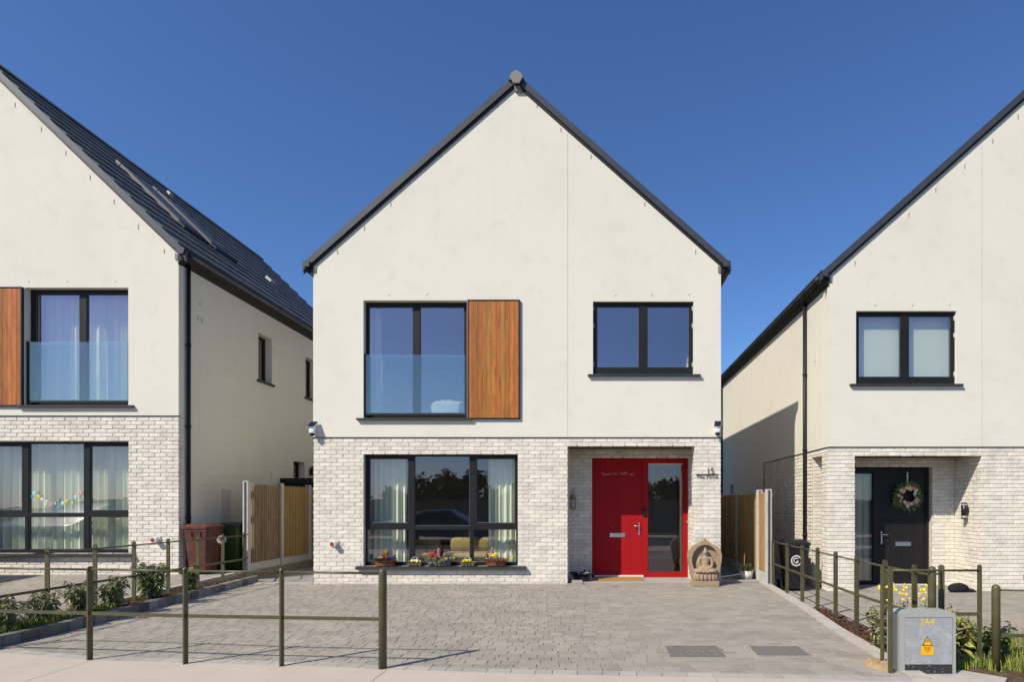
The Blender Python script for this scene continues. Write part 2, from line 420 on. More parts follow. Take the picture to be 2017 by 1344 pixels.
def modified(b, name, mods):
    """apply modifiers (set up by mods(o)) to a mesh and return it"""
    o = bpy.data.objects.new('tmp', b.mesh(name)); COL.objects.link(o)
    mods(o)
    dg = bpy.context.evaluated_depsgraph_get()
    me = bpy.data.meshes.new_from_object(o.evaluated_get(dg))
    bpy.data.objects.remove(o, do_unlink=True)
    return me

# ------------------------------------------------------------------ facade coordinates (metres)
D = 11.5                                    # depth of the three house fronts
S0 = 1208 / D
def FX(px, Y=D): return (px - 1175) * Y / 1208
def FZ(py, Y=D): return (995 - py) * Y / 1208 + 1.48
XL, XR = FX(617), FX(1420)                  # centre house corners
ZB = FZ(862)                                # top of the brick storey
ZE = FZ(525)                                # wall height at the corners
PITCH = radians(41.5); TP = math.tan(PITCH)
XM = (XL + XR) / 2
LEN = 9.7

# ------------------------------------------------------------------ bricks
def brick_variant(seed, L_=0.214, H=0.064, T=0.03):
    r = random.Random(seed)
    def loop(inset, y, ch):
        l, h = L_/2 - inset, H/2 - inset
        pts = []
        for sx, sz in ((-1,-1),(1,-1),(1,1),(-1,1)):
            c1 = ch*r.uniform(0.5, 1.7); c2 = ch*r.uniform(0.5, 1.5)
            a = (sx*(l - c1), sz*h); b_ = (sx*l, sz*(h - c2))
            q = [a, b_] if sx*sz > 0 else [b_, a]
            if sx*sz > 0: q = [b_, a] if (sx, sz) == (1, 1) or (sx, sz) == (-1, -1) else [a, b_]
            if (sx, sz) == (-1,-1): q = [b_, a]
            if (sx, sz) == (1,-1): q = [a, b_]
            if (sx, sz) == (1,1): q = [b_, a]
            if (sx, sz) == (-1,1): q = [a, b_]
            pts += q
        return [(x + r.uniform(-1,1)*0.0028, y, z + r.uniform(-1,1)*0.0022) for x, z in pts]
    st = r.getstate()
    f = loop(0.006, 0.0, 0.008); r.setstate(st)
    m = loop(0.0, 0.006, 0.010); r.setstate(st)
    k = loop(0.0, T, 0.010)
    f = [(x, y + r.uniform(-0.0015, 0.0015), z) for x, y, z in f]
    vs = f + m + k
    fs = [tuple(range(8))] + [(j*8+i, j*8+(i+1) % 8, (j+1)*8+(i+1) % 8, (j+1)*8+i) for j in range(2) for i in range(8)]
    return vs, fs
BRICKV = [brick_variant(s) for s in range(10)]
BRICKM = []
for i, (vs_, fs_) in enumerate(BRICKV):
    BRICKM.append(B().add(vs_, fs_).mesh('brick'))
    BRICKM[-1].materials.append(MATS['brick'])

class BrickSet:
    def __init__(self): self.items = []
    def face(self, origin, theta, width, z0, z1, holes=(), phase=0.0, zbase=None, thick=None):
        """a face of stretcher-bond brick. origin (x,y) at u=0; theta turns -y (outward) about z"""
        zb = z0 if zbase is None else zbase
        i0 = int(math.floor((z0 - zb)/0.075 + 1e-6)); i1 = int(math.ceil((z1 - zb)/0.075 - 1e-6))
        for i in range(i0, i1):
            a, c = zb + i*0.075, zb + (i+1)*0.075
            za, zc = max(a, z0) , min(c, z1)
            if zc - za < 0.02: continue
            zm = (za+zc)/2
            segs = [(0.0, width)]
            for h in holes:
                if h[2] < zm < h[3]:
                    ns = []
                    for s in segs:
                        if h[1] <= s[0] or h[0] >= s[1]: ns.append(s); continue
                        if h[0] > s[0]: ns.append((s[0], h[0]))
                        if h[1] < s[1]: ns.append((h[1], s[1]))
                    segs = ns
            st = -phase - (0.1125 if i % 2 else 0.0)
            for s0, s1 in segs:
                k = int(math.floor((s0 - st)/0.225))
                while st + k*0.225 < s1:
                    u0 = max(st + k*0.225 + 0.0055, s0); u1 = min(st + (k+1)*0.225 - 0.0055, s1); k += 1
                    if u1 - u0 < 0.03: continue
                    um = (u0+u1)/2
                    x = origin[0] + cos(theta)*um; y = origin[1] + sin(theta)*um
                    j = RND.uniform(-0.002, 0.0015)
                    x += -sin(theta)*j; y += cos(theta)*j
                    self.items.append((x, y, (za+zc)/2 + RND.uniform(-.0015, .0015), theta + RND.uniform(-.004, .004),
                                       (u1-u0)/0.214, (zc-za-0.011)/0.064, RND.randrange(10)))
    def build(self, parent, off, visible, limit=300):
        """the nearest `limit` visible bricks as objects, the rest joined"""
        c = Vector((0, 0, 1.48))
        vis = sorted([it for it in self.items if visible(it)], key=lambda it: (Vector(it[:3]) - c).length / (it[4] + 0.3))
        single = set(id(it) for it in vis[:limit])
        rest = B()
        for it in self.items:
            x, y, z, th, sx, sz, vi = it
            if id(it) in single:
                o = bpy.data.objects.new('brick', BRICKM[vi]); COL.objects.link(o)
                o.parent = parent; o.location = Vector((x, y, z)) - off; o.rotation_euler = (0, 0, th); o.scale = (sx, 1, sz)
            else:
                vs, fs = BRICKV[vi]; ct, st = cos(th), sin(th)
                rest.add([(x + ct*a*sx - st*b, y + st*a*sx + ct*b, z + c_*sz) for a, b, c_ in vs], fs)
        if rest.v:
            obj('brickwork', rest, 'brick', parent, loc=-off if parent is None else (0, 0, 0), kind='stuff').location = -off

# ------------------------------------------------------------------ ground and streets (setting)
Z_ROAD = -0.13
def lerp_poly(pts, x):
    for (x0, y0), (x1, y1) in zip(pts, pts[1:]):
        if x0 <= x <= x1: return y0 + (y1-y0)*(x-x0)/(x1-x0)
    return pts[0][1] if x < pts[0][0] else pts[-1][1]
EDGE = [(-14, 7.1), (-9, 6.55), (-7.4, 6.36), (-6.04, 6.16), (-4.83, 5.84), (-2.59, 5.62), (-1.93, 5.51), (-0.33, 5.34), (2.3, 5.17), (3.6, 5.06), (7, 4.75), (16, 3.8)]
def edgeY(x): return lerp_poly(EDGE, x)
REDGE = [(5.0, 2.68), (5.94, 2.70), (7.28, 2.76), (8.77, 2.91), (11.6, 3.08), (12.0, 3.12)]       # right edge of the drive: x as function of y
def redge(y): return lerp_poly(REDGE, y)
LEDGE = [(5.5, -6.22), (6.38, -6.20), (7.0, -6.17), (9, -6.3), (11.7, -6.5), (12.6, -6.56)]        # left edge, foot of the kerb blocks
def ledge(y): return lerp_poly(LEDGE, y)

struct('ground', B().box(-400, 400, -400, 600, -1.0, -0.30), 'lawn')
struct('road', B().box(-60, 60, -3.6, 2.9, -0.6, Z_ROAD), 'asphalt')
struct('grass_verge_ground', B().box(-60, 60, -30, -5.6, -0.55, -0.06), 'lawn')
struct('far_pavement', B().box(-60, 60, -5.6, -3.6, -0.6, -0.02), 'concrete')

# footpath: poured bays with dark expansion joints
path = struct('footpath', B().box(-30, 30, 2.9, 3.02, -0.4, -0.012), 'edging')
JX = [-25, -21, -17.3, -13.6, -10.7, -7.7, -4.78, -1.88, 1.02, 3.92, 6.82, 9.7, 13, 16]
for a, c in zip(JX, JX[1:]):
    n = 8; P_ = []
    for i in range(n+1):
        x = a + 0.004 + (c-a-0.008)*i/n; P_.append((x, edgeY(x)))
    poly = [(a+0.004, 3.025)] + [(c-0.004, 3.025)] + P_[::-1]
    obj('slab', B().prism(poly, -0.2, 0.0, 'z'), 'concrete', path)
obj('joint_bed', B().prism([(-25, 3.03), (16, 3.03)] + [(x, y - 0.005) for x, y in EDGE[::-1]], -0.25, -0.012, 'z'), 'joint_dark', path)

# the middle drive: sand bed and pavers
xs = [-6.6 + i*0.25 for i in range(39)]
drive_poly = [(x, edgeY(x) + 0.0) for x in xs if x < 2.75] + [(redge(y) , y) for y in (5.5, 6.5, 7.5, 8.77, 10, 11.6)] + [(2.9, 13.5), (-6.6, 13.5)]
drive = struct('driveway', B().prism(drive_poly, -0.25, -0.007, 'z'), 'joint_sand')
PV = []
def paver_variant(seed):
    r = random.Random(seed); ch = 0.006
    def loop(k, z): return [(sx*(0.5-k) + 0, sy*(0.5-k), z) for sx, sy in ((-1,-1),(1,-1),(1,1),(-1,1))]
    return r
PAVERS = []
def paver_verts(x0, x1, y0, y1, z, ch=0.0035, th=0.04, tilt=(0, 0)):
    vs = []
    for k, zz in ((ch, 0.0), (0.0, -ch), (0.0, -th)):
        for sx, sy in ((0,0),(1,0),(1,1),(0,1)):
            x = (x0+k) if sx == 0 else (x1-k); y = (y0+k) if sy == 0 else (y1-k)
            vs.append((x, y, z + zz + tilt[0]*(sx-0.5) + tilt[1]*(sy-0.5)))
    fs = [(0,1,2,3)] + [(j*4+i, j*4+(i+1) % 4, (j+1)*4+(i+1) % 4, (j+1)*4+i) for j in range(2) for i in range(4)]
    return vs, fs
GRATES = [(1.27-0.36, 2.02-0.30), ]
COVERS = [(0.73, 1.26, 5.99, 6.42), (1.60, 2.10, 6.02, 6.40)]           # two covers let into the paving
rowh = 0.125
y = 5.2; row = 0; jj = 0.0032
while y < 11.46:
    x = -6.7 + RND.uniform(0, 0.12)
    while x < 3.2:
        w = RND.choice((0.125, 0.165, 0.165, 0.21, 0.21))
        x0, x1, y0, y1 = x + jj/2, x + w - jj/2, y + jj/2, y + rowh - jj/2
        x += w
        lim_l = max(ledge(y0), ledge(y1)); lim_r = min(redge(y0), redge(y1))
        if x1 < lim_l + 0.03 or x0 > lim_r - 0.03: continue
        x0 = max(x0, lim_l + 0.002); x1 = min(x1, lim_r - 0.004)
        ef = max(edgeY(x0), edgeY(x1)) + 0.135
        if y1 < ef + 0.03: continue
        y0c = max(y0, ef)
        cut = False
        for cv in COVERS:
            if x1 > cv[0]-0.01 and x0 < cv[1]+0.01 and y1 > cv[2]-0.01 and y0c < cv[3]+0.01:
                if x0 < cv[0] - 0.04: x1 = min(x1, cv[0] - 0.006)
                elif x1 > cv[1] + 0.04: x0 = max(x0, cv[1] + 0.006)
                elif y0c < cv[2] - 0.04: y1 = min(y1, cv[2] - 0.006)
                elif y1 > cv[3] + 0.04: y0c = max(y0c, cv[3] + 0.006)
                else: cut = True
        if cut or x1 - x0 < 0.03 or y1 - y0c < 0.02: continue
        # nothing under the house
        PAVERS.append((x0, x1, y0c, y1, RND.uniform(-0.0012, 0.0012), (RND.uniform(-.0015, .0015), RND.uniform(-.0012, .0012))))
    y += rowh; row += 1
def inview(x, y): return 5.0 < y and abs(x*1208/y + 1175 - 1008) < 1040
vis = sorted([p for p in PAVERS if inview((p[0]+p[1])/2, p[2]) and p[1]-p[0] > 0.08], key=lambda p: p[2])
single = set(id(p) for p in vis[:250])
rest = B()
mesh_cache = {}
for p in PAVERS:
    x0, x1, y0, y1, z, t = p
    if id(p) in single:
        w, h = round(x1-x0, 3), round(y1-y0, 3)
        if (w, h) not in mesh_cache:
            mesh_cache[(w, h)] = B().add(*paver_verts(-w/2, w/2, -h/2, h/2, 0)).mesh('paver')
        o = obj('paver', mesh_cache[(w, h)], 'paver', drive, loc=((x0+x1)/2, (y0+y1)/2, z))
        o.rotation_euler = (t[1]/0.12, -t[0]/0.17, RND.uniform(-.004, .004))
    else:
        rest.add(*paver_verts(x0, x1, y0, y1, z, tilt=t))
obj('paver_field', rest, 'paver', drive, kind='stuff')
# pale border course along the footpath
x = -6.05
while x < 2.62:
    w = RND.choice((0.15, 0.22, 0.22)); a, c = x + 0.003, min(x + w - 0.003, 2.66)
    poly = [(a, edgeY(a)+0.004), (c, edgeY(c)+0.004), (c, edgeY(c)+0.128), (a, edgeY(a)+0.128)]
    obj('border_paver', B().prism(poly, -0.05, 0.001, 'z'), 'paver_pale', drive)
    x += w

# concrete edging on the right of the drive
ed = struct('edging_strip', B().prism([(redge(y_), y_) for y_ in (5.25, 5.94, 7.28, 8.77, 10, 11.75)] + [(redge(y_) + 0.17, y_) for y_ in (11.75, 10, 8.77, 7.28, 5.94, 5.25)], -0.2, 0.012, 'z'), 'edging')

# left neighbour's drive (a little higher), its edging
def left_z(y): return 0.03 + (y - 6.3)*0.0245 if y > 6.3 else 0.03
v = []; f = []
ys_l = [6.15, 7, 8, 9, 10, 11, 12, 14, 22]
lb = B()
for (ya, yb) in zip(ys_l, ys_l[1:]):
    za, zb = left_z(min(ya, 11.5)), left_z(min(yb, 11.5))
    lb.add([(-22, ya, za), (-6.86, ya, za), (-6.86, yb, zb), (-22, yb, zb)], [(0,1,2,3)])
lb.add([(-22, 6.15, -0.2), (-6.86, 6.15, -0.2), (-6.86, 6.15, 0.03), (-22, 6.15, 0.03)], [(0,1,2,3)])
lb.add([(-6.86, 6.15, -0.2), (-6.86, 22, -0.2), (-6.86, 22, left_z(11.5)), (-6.86, 11.5, left_z(11.5)), (-6.86, 6.15, 0.03)], [(0,1,2,3,4)])
ldrive = struct('neighbour_driveway', lb, 'joint_sand')
lp = B(); y = 6.9
while y < 11.45:
    x = -12.2 + RND.uniform(0, .15)
    while x < -6.9:
        w = RND.choice((0.125, 0.165, 0.21)); x1 = min(x + w - jj, -6.88)
        if x1 - x > 0.04:
            vs_, fs_ = paver_verts(x, x1, y, y + rowh - jj, 0.012 + RND.uniform(-.002, .002))
            lp.add([(p, q, r_ + left_z(q)) for p, q, r_ in vs_], fs_)
        x += w
    y += rowh
obj('paver_field', lp, 'paver', ldrive, kind='stuff')
le = B()
for (ya, yb) in ((6.5, 9.0), (9.0, 11.6)):
    le.add([(-6.86, ya, -.1), (-6.78, ya, -.1), (-6.78, yb, -.1), (-6.86, yb, -.1)] + [(-6.86, ya, left_z(ya)+.04), (-6.78, ya, left_z(ya)+.04), (-6.78, yb, left_z(yb)+.04), (-6.86, yb, left_z(yb)+.04)],
           [(0,3,2,1),(4,5,6,7),(0,1,5,4),(1,2,6,5),(2,3,7,6),(3,0,4,7)])
struct('bed_edging', le, 'edging')

# right neighbour's drive (a little lower)
def right_z(y): return -0.10 - 0.012*(y - 7)
rb = B()
for (ya, yb) in ((6.9, 9), (9, 11.5), (11.5, 14), (14, 22)):
    za, zb = right_z(min(ya, 11.5)), right_z(min(yb, 11.5))
    rb.add([(3.28, ya, za), (16, ya, za), (16, yb, zb), (3.28, yb, zb)], [(0,1,2,3)])
rb.add([(3.28, 6.9, -.3), (16, 6.9, -.3), (16, 6.9, right_z(6.9)), (3.28, 6.9, right_z(6.9))], [(0,1,2,3)])
rdrive = struct('neighbour_driveway', rb, 'joint_sand')
rp = B(); y = 7.0
while y < 12.35:
    x = 3.3 + RND.uniform(0, .15)
    while x < 11:
        w = RND.choice((0.125, 0.165, 0.21))
        if not (y > 11.45 and not (4.9 < x < 7.2)):
            vs_, fs_ = paver_verts(x, x + w - jj, y, y + rowh - jj, 0.012 + RND.uniform(-.0015, .0015))
            rp.add([(p, q, r_ + right_z(min(q, 11.5))) for p, q, r_ in vs_], fs_)
        x += w
    y += rowh
obj('paver_field', rp, 'paver', rdrive, kind='stuff')

# side passages
struct('side_path', B().box(-6.84, XL - 0.02, 11.62, 24, -0.2, -0.002), 'tarmac_grey')
struct('side_path', B().box(XR + 0.02, 3.2, 11.62, 24, -0.2, -0.002), 'tarmac_grey')
struct('passage_threshold', B().box(-6.5, XL - 0.02, 11.46, 11.61, -0.2, 0.008), 'edging')
struct('passage_threshold', B().box(2.4, 3.1, 11.9, 11.98, -0.2, 0.012), 'edging')
struct('cabinet_pad', B().prism([(2.66, 5.1), (3.35, 5.06), (3.55, 5.3), (3.3, 5.55), (2.68, 5.65)], -.2, -.018, 'z'), 'edging')
struct('porch_floor', B().box(FX(1118) + .01, XR, D + 0.02, D + 1.2, -0.2, -0.004), 'paver_pale')

# planting beds: soil
def soil(name, x0, x1, y0, y1, z, amp, nx, ny, ztilt=None):
    b = B(); V = []
    for j in range(ny+1):
        for i in range(nx+1):
            x = x0(y0 + (y1-y0)*j/ny) if callable(x0) else x0
            xe = x1(y0 + (y1-y0)*j/ny) if callable(x1) else x1
            xx = x + (xe-x)*i/nx; yy = y0 + (y1-y0)*j/ny
            zz = z + amp*noise.noise(Vector((xx*5, yy*5, 3))) + amp*.5*noise.noise(Vector((xx*17, yy*17, 1)))
            V.append((xx, yy, zz))
    F = [(j*(nx+1)+i, j*(nx+1)+i+1, (j+1)*(nx+1)+i+1, (j+1)*(nx+1)+i) for j in range(ny) for i in range(nx)]
    b.add(V, F, True)
    return obj(name, b, 'soil', kind='structure', fix=False)
soil('bed_soil', -6.8, lambda y: ledge(y) - 0.09, 6.2, 11.7, 0.085, 0.035, 8, 70)
soil('bed_soil', lambda y: redge(y) + 0.15, 3.29, 5.9, 8.9, -0.02, 0.03, 6, 40)
soil('bed_soil', 3.0, 9.0, 5.15, 6.95, -0.035, 0.04, 80, 26)

# kerb blocks along the left bed
kerb = struct('kerb', B().prism([(ledge(y_) - 0.01, y_) for y_ in (6.2, 7, 9, 11.75)] + [(ledge(y_) - 0.10, y_) for y_ in (11.75, 9, 7, 6.2)], -0.2, 0.09, 'z'), 'mortar')
y = 6.2
while y < 11.7:
    a, c = y + 0.002, y + 0.198
    za = 0.112 + RND.uniform(-.003, .003); w_ = RND.uniform(-.003, .003)
    poly = [(ledge(a) + w_, a), (ledge(c) + w_, c), (ledge(c) - 0.105, c), (ledge(a) - 0.105, a)]
    obj('kerb_block', B().prism(poly, -0.1, za, 'z'), 'kerb', kerb)
    y += 0.2

# ------------------------------------------------------------------ houses
ANTH = 'anthracite'
class House:
    def __init__(self, label, a, m, dz, brick_extra=0.0, zfoot=-0.06):
        self.a, self.m, self.dz = a, m, dz
        self.zb = ZB + dz + brick_extra
        self.z0 = zfoot
        self.root = thing('detached_house', label, 'house', ((self.hx(XL)+self.hx(XR))/2, D, zfoot), group='gabled houses in a row')
        self.off = -Vector(self.root.location)
    def hx(self, x): return self.a + self.m*x
    def part(self, name, b, mat, parent=None, label=None, kind=None):
        o = obj(name, b, mat, parent or self.root, label=label, kind=kind)
        o.location = self.off if parent is None else (0, 0, 0)
        return o
    def bx(self, b, x0, x1, y0, y1, z0, z1):
        return b.box(self.hx(x0), self.hx(x1), y0, y1, z0 + self.dz, z1 + self.dz)
    def fplate(self, b, x0, x1, z0, z1, y, th, holes=(), skip_top=False):
        """front-facing slab, absolute z; holes in house x and absolute z"""
        X0, X1 = sorted((self.hx(x0), self.hx(x1)))
        H = [(*sorted((self.hx(h[0]), self.hx(h[1]))), h[2], h[3]) for h in holes]
        return b.plate([X0, X1], [z0, z1], H, lambda u, v_, d: (u, y + d, v_), th, skip_top)
    def splate(self, b, x, side, y0, y1, z0, z1, th, holes=()):
        """side wall slab; side +1: outer face toward +x of the unmirrored house"""
        s = side*self.m; X = self.hx(x)
        return b.plate([y0, y1], [z0, z1], list(holes), lambda u, v_, d: (X - s*d, u, v_), th)
    def brick_front(self, bs, x0, x1, y, z0, z1, holes=(), phase=0.0):
        X0, X1 = sorted((self.hx(x0), self.hx(x1)))
        H = [(min(self.hx(h[0]), self.hx(h[1])) - X0, max(self.hx(h[0]), self.hx(h[1])) - X0, h[2], h[3]) for h in holes]
        bs.face((X0, y), 0.0, X1 - X0, z0, z1, H, phase, zbase=self.zbase)
    def brick_side(self, bs, x, side, y0, y1, z0, z1, phase=0.0):
        s = side*self.m; X = self.hx(x)
        if s < 0: bs.face((X, y1), -pi/2, y1-y0, z0, z1, (), phase, zbase=self.zbase)
        else: bs.face((X, y0), pi/2, y1-y0, z0, z1, (), phase, zbase=self.zbase)

    def window(self, x0, x1, z0, z1, recess, panes, glass, fd=0.07, name='window', mat=ANTH, pd=0.03):
        """anthracite frame with panes; panes in house x / unshifted z"""
        y = D + recess
        b = B(); self.fplate(b, x0 + .002, x1 - .002, z0 + self.dz + .002, z1 + self.dz - .002, y, fd, [(p[0], p[1], p[2] + self.dz, p[3] + self.dz) for p in panes])
        w = self.part(name, b, mat)
        for p in panes:
            pb = B(); self.bx(pb, p[0] - .004, p[1] + .004, y + pd, y + pd + .006, p[2] - .004, p[3] + .004)
            self.part('pane', pb, glass, w)
            gb = B(); self.fplate(gb, p[0], p[1], p[2] + self.dz, p[3] + self.dz, y + pd - .012, .010,
                                  [(p[0] + .009, p[1] - .009, p[2] + self.dz + .009, p[3] + self.dz - .009)])
            self.part('gasket', gb, 'bluegrey', w)
        return w
    def sill(self, w, x0, x1, zt, th, proj, y_in):
        b = B(); X0, X1 = sorted((self.hx(x0), self.hx(x1)))
        zt += self.dz
        b.prism([(D - proj, zt - 0.012), (D - proj, zt - th), (y_in, zt - th), (y_in, zt)], X0, X1, 'x')
        return self.part('sill', b, 'sillstone', w)

def build_house(label, a, m, dz, mat_door, brick_extra=0.0, zfoot=-0.06, vents=(), holes_px=(), vis=None, limit=300, pitch=41.5):
    PITCH = radians(pitch); TP = math.tan(PITCH)
    h = House(label, a, m, dz, brick_extra, zfoot); h.pitch = PITCH
    zb, z0 = h.zb, h.z0
    h.zbase = zb - 0.35*0.075 - 60*0.075
    ze = ZE + dz
    # openings in the unmirrored house
    GW = (FX(716), FX(1020), FZ(1116), FZ(895))
    UW = (FX(716), FX(920), FZ(824), FZ(592))
    RW = (FX(1168), FX(1366), FZ(738), FZ(594))
    PX0, PX1, PZ = FX(1118), FX(1368), FZ(877)
    DX0, DX1, DZ = FX(1166, 12.5), FX(1355, 12.5), FZ(901, 12.5)
    YB, YD = 12.38, 12.5
    s = lambda r: (r[0], r[1], r[2] + dz, r[3] + dz)
    # rendered upper wall with gable
    b = B(); h.fplate(b, XL, XR, zb, ze, D - 0.004, 0.30, [s(UW), s(RW)], skip_top=True)
    xl, xr = sorted((h.hx(XL), h.hx(XR))); xm = (xl+xr)/2
    b.prism([(xl, ze), (xr, ze), (xm, ze + (xr-xl)/2*TP)], D - 0.004, D + 0.296)
    wall = h.part('rendered_wall', b, 'render')
    # rear gable
    b = B(); b.prism([(xl, z0), (xr, z0), (xr, ze), (xm, ze + (xr-xl)/2*TP), (xl, ze)], D + LEN - 0.3, D + LEN)
    h.part('rear_wall', b, 'render')
    # side walls
    b = B()
    h.splate(b, XL - 0.004, -1, D + 0.10, D + LEN, z0, ze, 0.25,
             [(14.2, 14.8, 4.14 + dz, 5.235 + dz), (16.5, 17.1, 4.14 + dz, 5.235 + dz), (15.85, 16.46, z0 + .1, 2.37 + dz)])
    h.part('side_wall', b, 'render')
    b = B(); h.splate(b, XR + 0.004, 1, D + 0.30, 15.9, zb, ze, 0.25); h.part('side_wall', b, 'render')
    b = B(); h.splate(b, XR + 0.004, 1, 15.9, D + LEN, z0, ze, 0.25, [(19.5, 20.0, 1.98 + dz, 2.3 + dz)]); h.part('side_wall', b, 'render')
    for (ya, yb_, za, zc) in ((14.2, 14.8, 4.14, 5.235), (16.5, 17.1, 4.14, 5.235), (15.85, 16.46, .1, 2.37)):
        b = B(); X = h.hx(XL); sg = -m
        b.plate([ya, yb_], [za + dz, zc + dz], [(ya + .06, yb_ - .06, za + dz + .06, zc + dz - .06)], lambda u, v_, d: (X - sg*(d + 0.16), u, v_), 0.06)
        w = h.part('side_window' if za > 1 else 'side_door', b, ANTH)
        pb = B(); pb.box(X - sg*0.185, X - sg*0.191, ya + .05, yb_ - .05, za + dz + .05, zc + dz - .05); h.part('pane', pb, 'sky_glass', w)
        if za > 1:
            sb = B(); sb.box(X + sg*0.05, X - sg*0.17, ya - .06, yb_ + .06, za + dz - .05, za + dz); h.part('sill', sb, 'sillstone', w)
    b = B(); X = h.hx(XR); b.box(X - m*0.10, X - m*0.14, 19.5, 20.0, 1.98 + dz, 2.3 + dz); h.part('side_window', b, 'black_plastic')
    # brick storey (mortar body) and its bricks
    b = B(); mo = 0.0075
    h.fplate(b, XL + mo, XR - mo, z0, zb, D + mo, 0.35 - mo, [s(GW), (PX0 - mo, PX1 + mo, z0 - 1, PZ + dz)])
    bw = h.part('brick_wall', b, 'mortar')
    bs = BrickSet()
    h.brick_front(bs, XL, XR, D, z0, zb, [s(GW), (PX0, PX1, z0 - 1, PZ + dz)])
    b = B()
    h.fplate(b, PX0 - mo - .2, XR - mo, z0, PZ + dz - .002, YB + mo, 0.22, [(DX0, DX1, z0 - 1, DZ + dz)])
    h.bx(b, PX0 - .2, PX0 - mo, D + .352, YB + mo - .002, z0 - dz, PZ - .002)                  # inner porch wall
    porch = h.part('porch_wall', b, 'mortar')
    h.brick_front(bs, PX0, XR - .03, YB, z0, PZ + dz, [(DX0, DX1, z0 - 1, DZ + dz)], phase=.05)
    h.brick_side(bs, PX0, 1, D + .035, YB, z0, PZ + dz)
    h.brick_side(bs, PX1, -1, D + .035, D + .35, z0, PZ + dz)                                   # pier, inner face
    h.brick_side(bs, XR, 1, D + .035, D + .35, z0, PZ + dz)                                     # pier, outer face
    # side brick beyond the porch and the lintel over its side opening
    b = B(); h.splate(b, XR - mo, 1, YB + .04, 15.9, z0, zb - .002, 0.25); h.bx(b, XR - .3, XR - mo, D + .352, YB + .036, PZ, zb - dz - .002)
    h.part('side_brick_wall', b, 'mortar')
    h.brick_side(bs, XR, 1, YB + .035, 15.9, z0, zb)
    h.brick_side(bs, XR, 1, D + .035, YB + .03, PZ + dz, zb)
    h.brick_side(bs, XL, -1, D + .035, D + .099, z0, zb)
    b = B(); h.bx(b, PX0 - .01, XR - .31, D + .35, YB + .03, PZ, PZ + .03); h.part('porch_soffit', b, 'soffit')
    bs.build(bw, Vector((0, 0, 0)), vis, limit)
    # bead between brick and render, coloured dark as the gap's shadow line
    b = B(); h.fplate(b, XL - .006, XR + .006, zb - .012, zb + .003, D - .012, .06); h.part('shadow_drip_bead', b, 'black_trim')
    b = B(); h.splate(b, XR + .012, 1, D + .05, 15.9, zb - .012, zb + .003, .05); h.part('shadow_drip_bead', b, 'black_trim')
    b = B(); h.splate(b, XR + .010, 1, 15.9, 15.93, z0, zb + .003, .05); h.part('corner_bead', b, 'black_trim')
    # movement joint in the render
    b = B(); jx = FX(1118)
    h.bx(b, jx - .004, jx + .004, D - .0065, D, zb - dz, ze - dz + (min(abs(jx - XL), abs(XR - jx)))*TP - .02); h.part('movement_joint', b, 'joint_pale')
    # interior shell
    b = B()
    h.bx(b, XL + .26, XR - .26, D + .36, D + LEN - .31, 2.60, 2.72)
    b.box(xl + .26, xr - .26, D + .40, D + LEN - .31, z0, z0 + .04)
    h.part('floor', b, 'floor_in')
    b = B()
    h.bx(b, XL + .26, PX0 - .21, D + 4.4, D + 4.5, .05, 2.59); h.bx(b, XL + .26, XR - .26, D + 4.2, D + 4.3, 2.73, 6.0)
    h.bx(b, FX(1070), FX(1070) + .1, D + .36, D + 4.19, 2.73, 6.0); h.bx(b, XL + .26, XR - .26, D + .36, D + LEN - .4, 5.62, 5.68)
    h.bx(b, PX0 - .21, XR - .26, D + 4.4, D + 4.5, .05, 2.59)
    h.part('inner_wall', b, 'plaster_in')
    # windows
    Yg = D + 0.10
    gp = []
    for (a0, a1, c0, c1) in ((727.5, 804, 904, 1031), (816, 925, 899, 1036.5), (938, 1014, 904, 1031), (722, 806, 1043.5, 1108), (816, 925.5, 1043.5, 1108), (932, 1017, 1043.5, 1108)):
        gp.append((FX(a0, Yg), FX(a1, Yg), FZ(c1, Yg), FZ(c0, Yg)))
    w = h.window(*GW, 0.10, gp, 'pane_glass')
    h.sill(w, FX(704), FX(1036), FZ(1116) + .004, 0.065, 0.09, D + .12)
    Yu = D + 0.12
    up = [(FX(a0, Yu), FX(a1, Yu), FZ(814, Yu), FZ(604.6, Yu)) for a0, a1 in ((726, 813), (827, 914))]
    w = h.window(*UW, 0.12, up, 'sky_glass')
    h.sill(w, FX(704), FX(930), FZ(824) + .004, 0.048, 0.07, D + .13)
    b = B(); h.bx(b, FX(719), FX(917), D + .03, D + .044, FZ(815), FZ(698)); h.part('balustrade_pane', b, 'rail_glass', w)
    b = B(); h.bx(b, FX(719), FX(917), D + .026, D + .05, FZ(818), FZ(814.5)); h.part('balustrade_rail', b, 'black_trim', w)
    for e in (717, 918.2):
        b = B(); h.bx(b, FX(e), FX(e) + .02*(1 if e < 800 else -1), D + .02, D + .06, FZ(822), FZ(697)); h.part('balustrade_channel', b, 'black_trim', w)
    Yr = D + 0.055
    rp_ = [(FX(a0, Yr), FX(a1, Yr), FZ(724, Yr), FZ(604, Yr)) for a0, a1 in ((1176, 1258), (1275, 1357))]
    w = h.window(*RW, 0.055, rp_, 'sky_glass')
    h.sill(w, FX(1158), FX(1379), FZ(738) + .004, 0.045, 0.07, D + .1)
    for zc in (606, 640, 717):
        for e in (1169.3, 1363.8):
            b = B(); h.bx(b, FX(e), FX(e + 1.1), D + .045, D + .06, FZ(zc + 4.5), FZ(zc - 4)); h.part('hinge', b, 'white_plastic', w)
    # cedar shutter panel beside the tall window
    b = B(); X0, X1, Z0_, Z1_ = FX(921.5), FX(1024.5), FZ(826.5), FZ(592)
    h.fplate(b, X0, X1, Z0_ + dz, Z1_ + dz, D - .05, .05, [(X0 + .022, X1 - .022, Z0_ + dz + .022, Z1_ + dz - .022)])
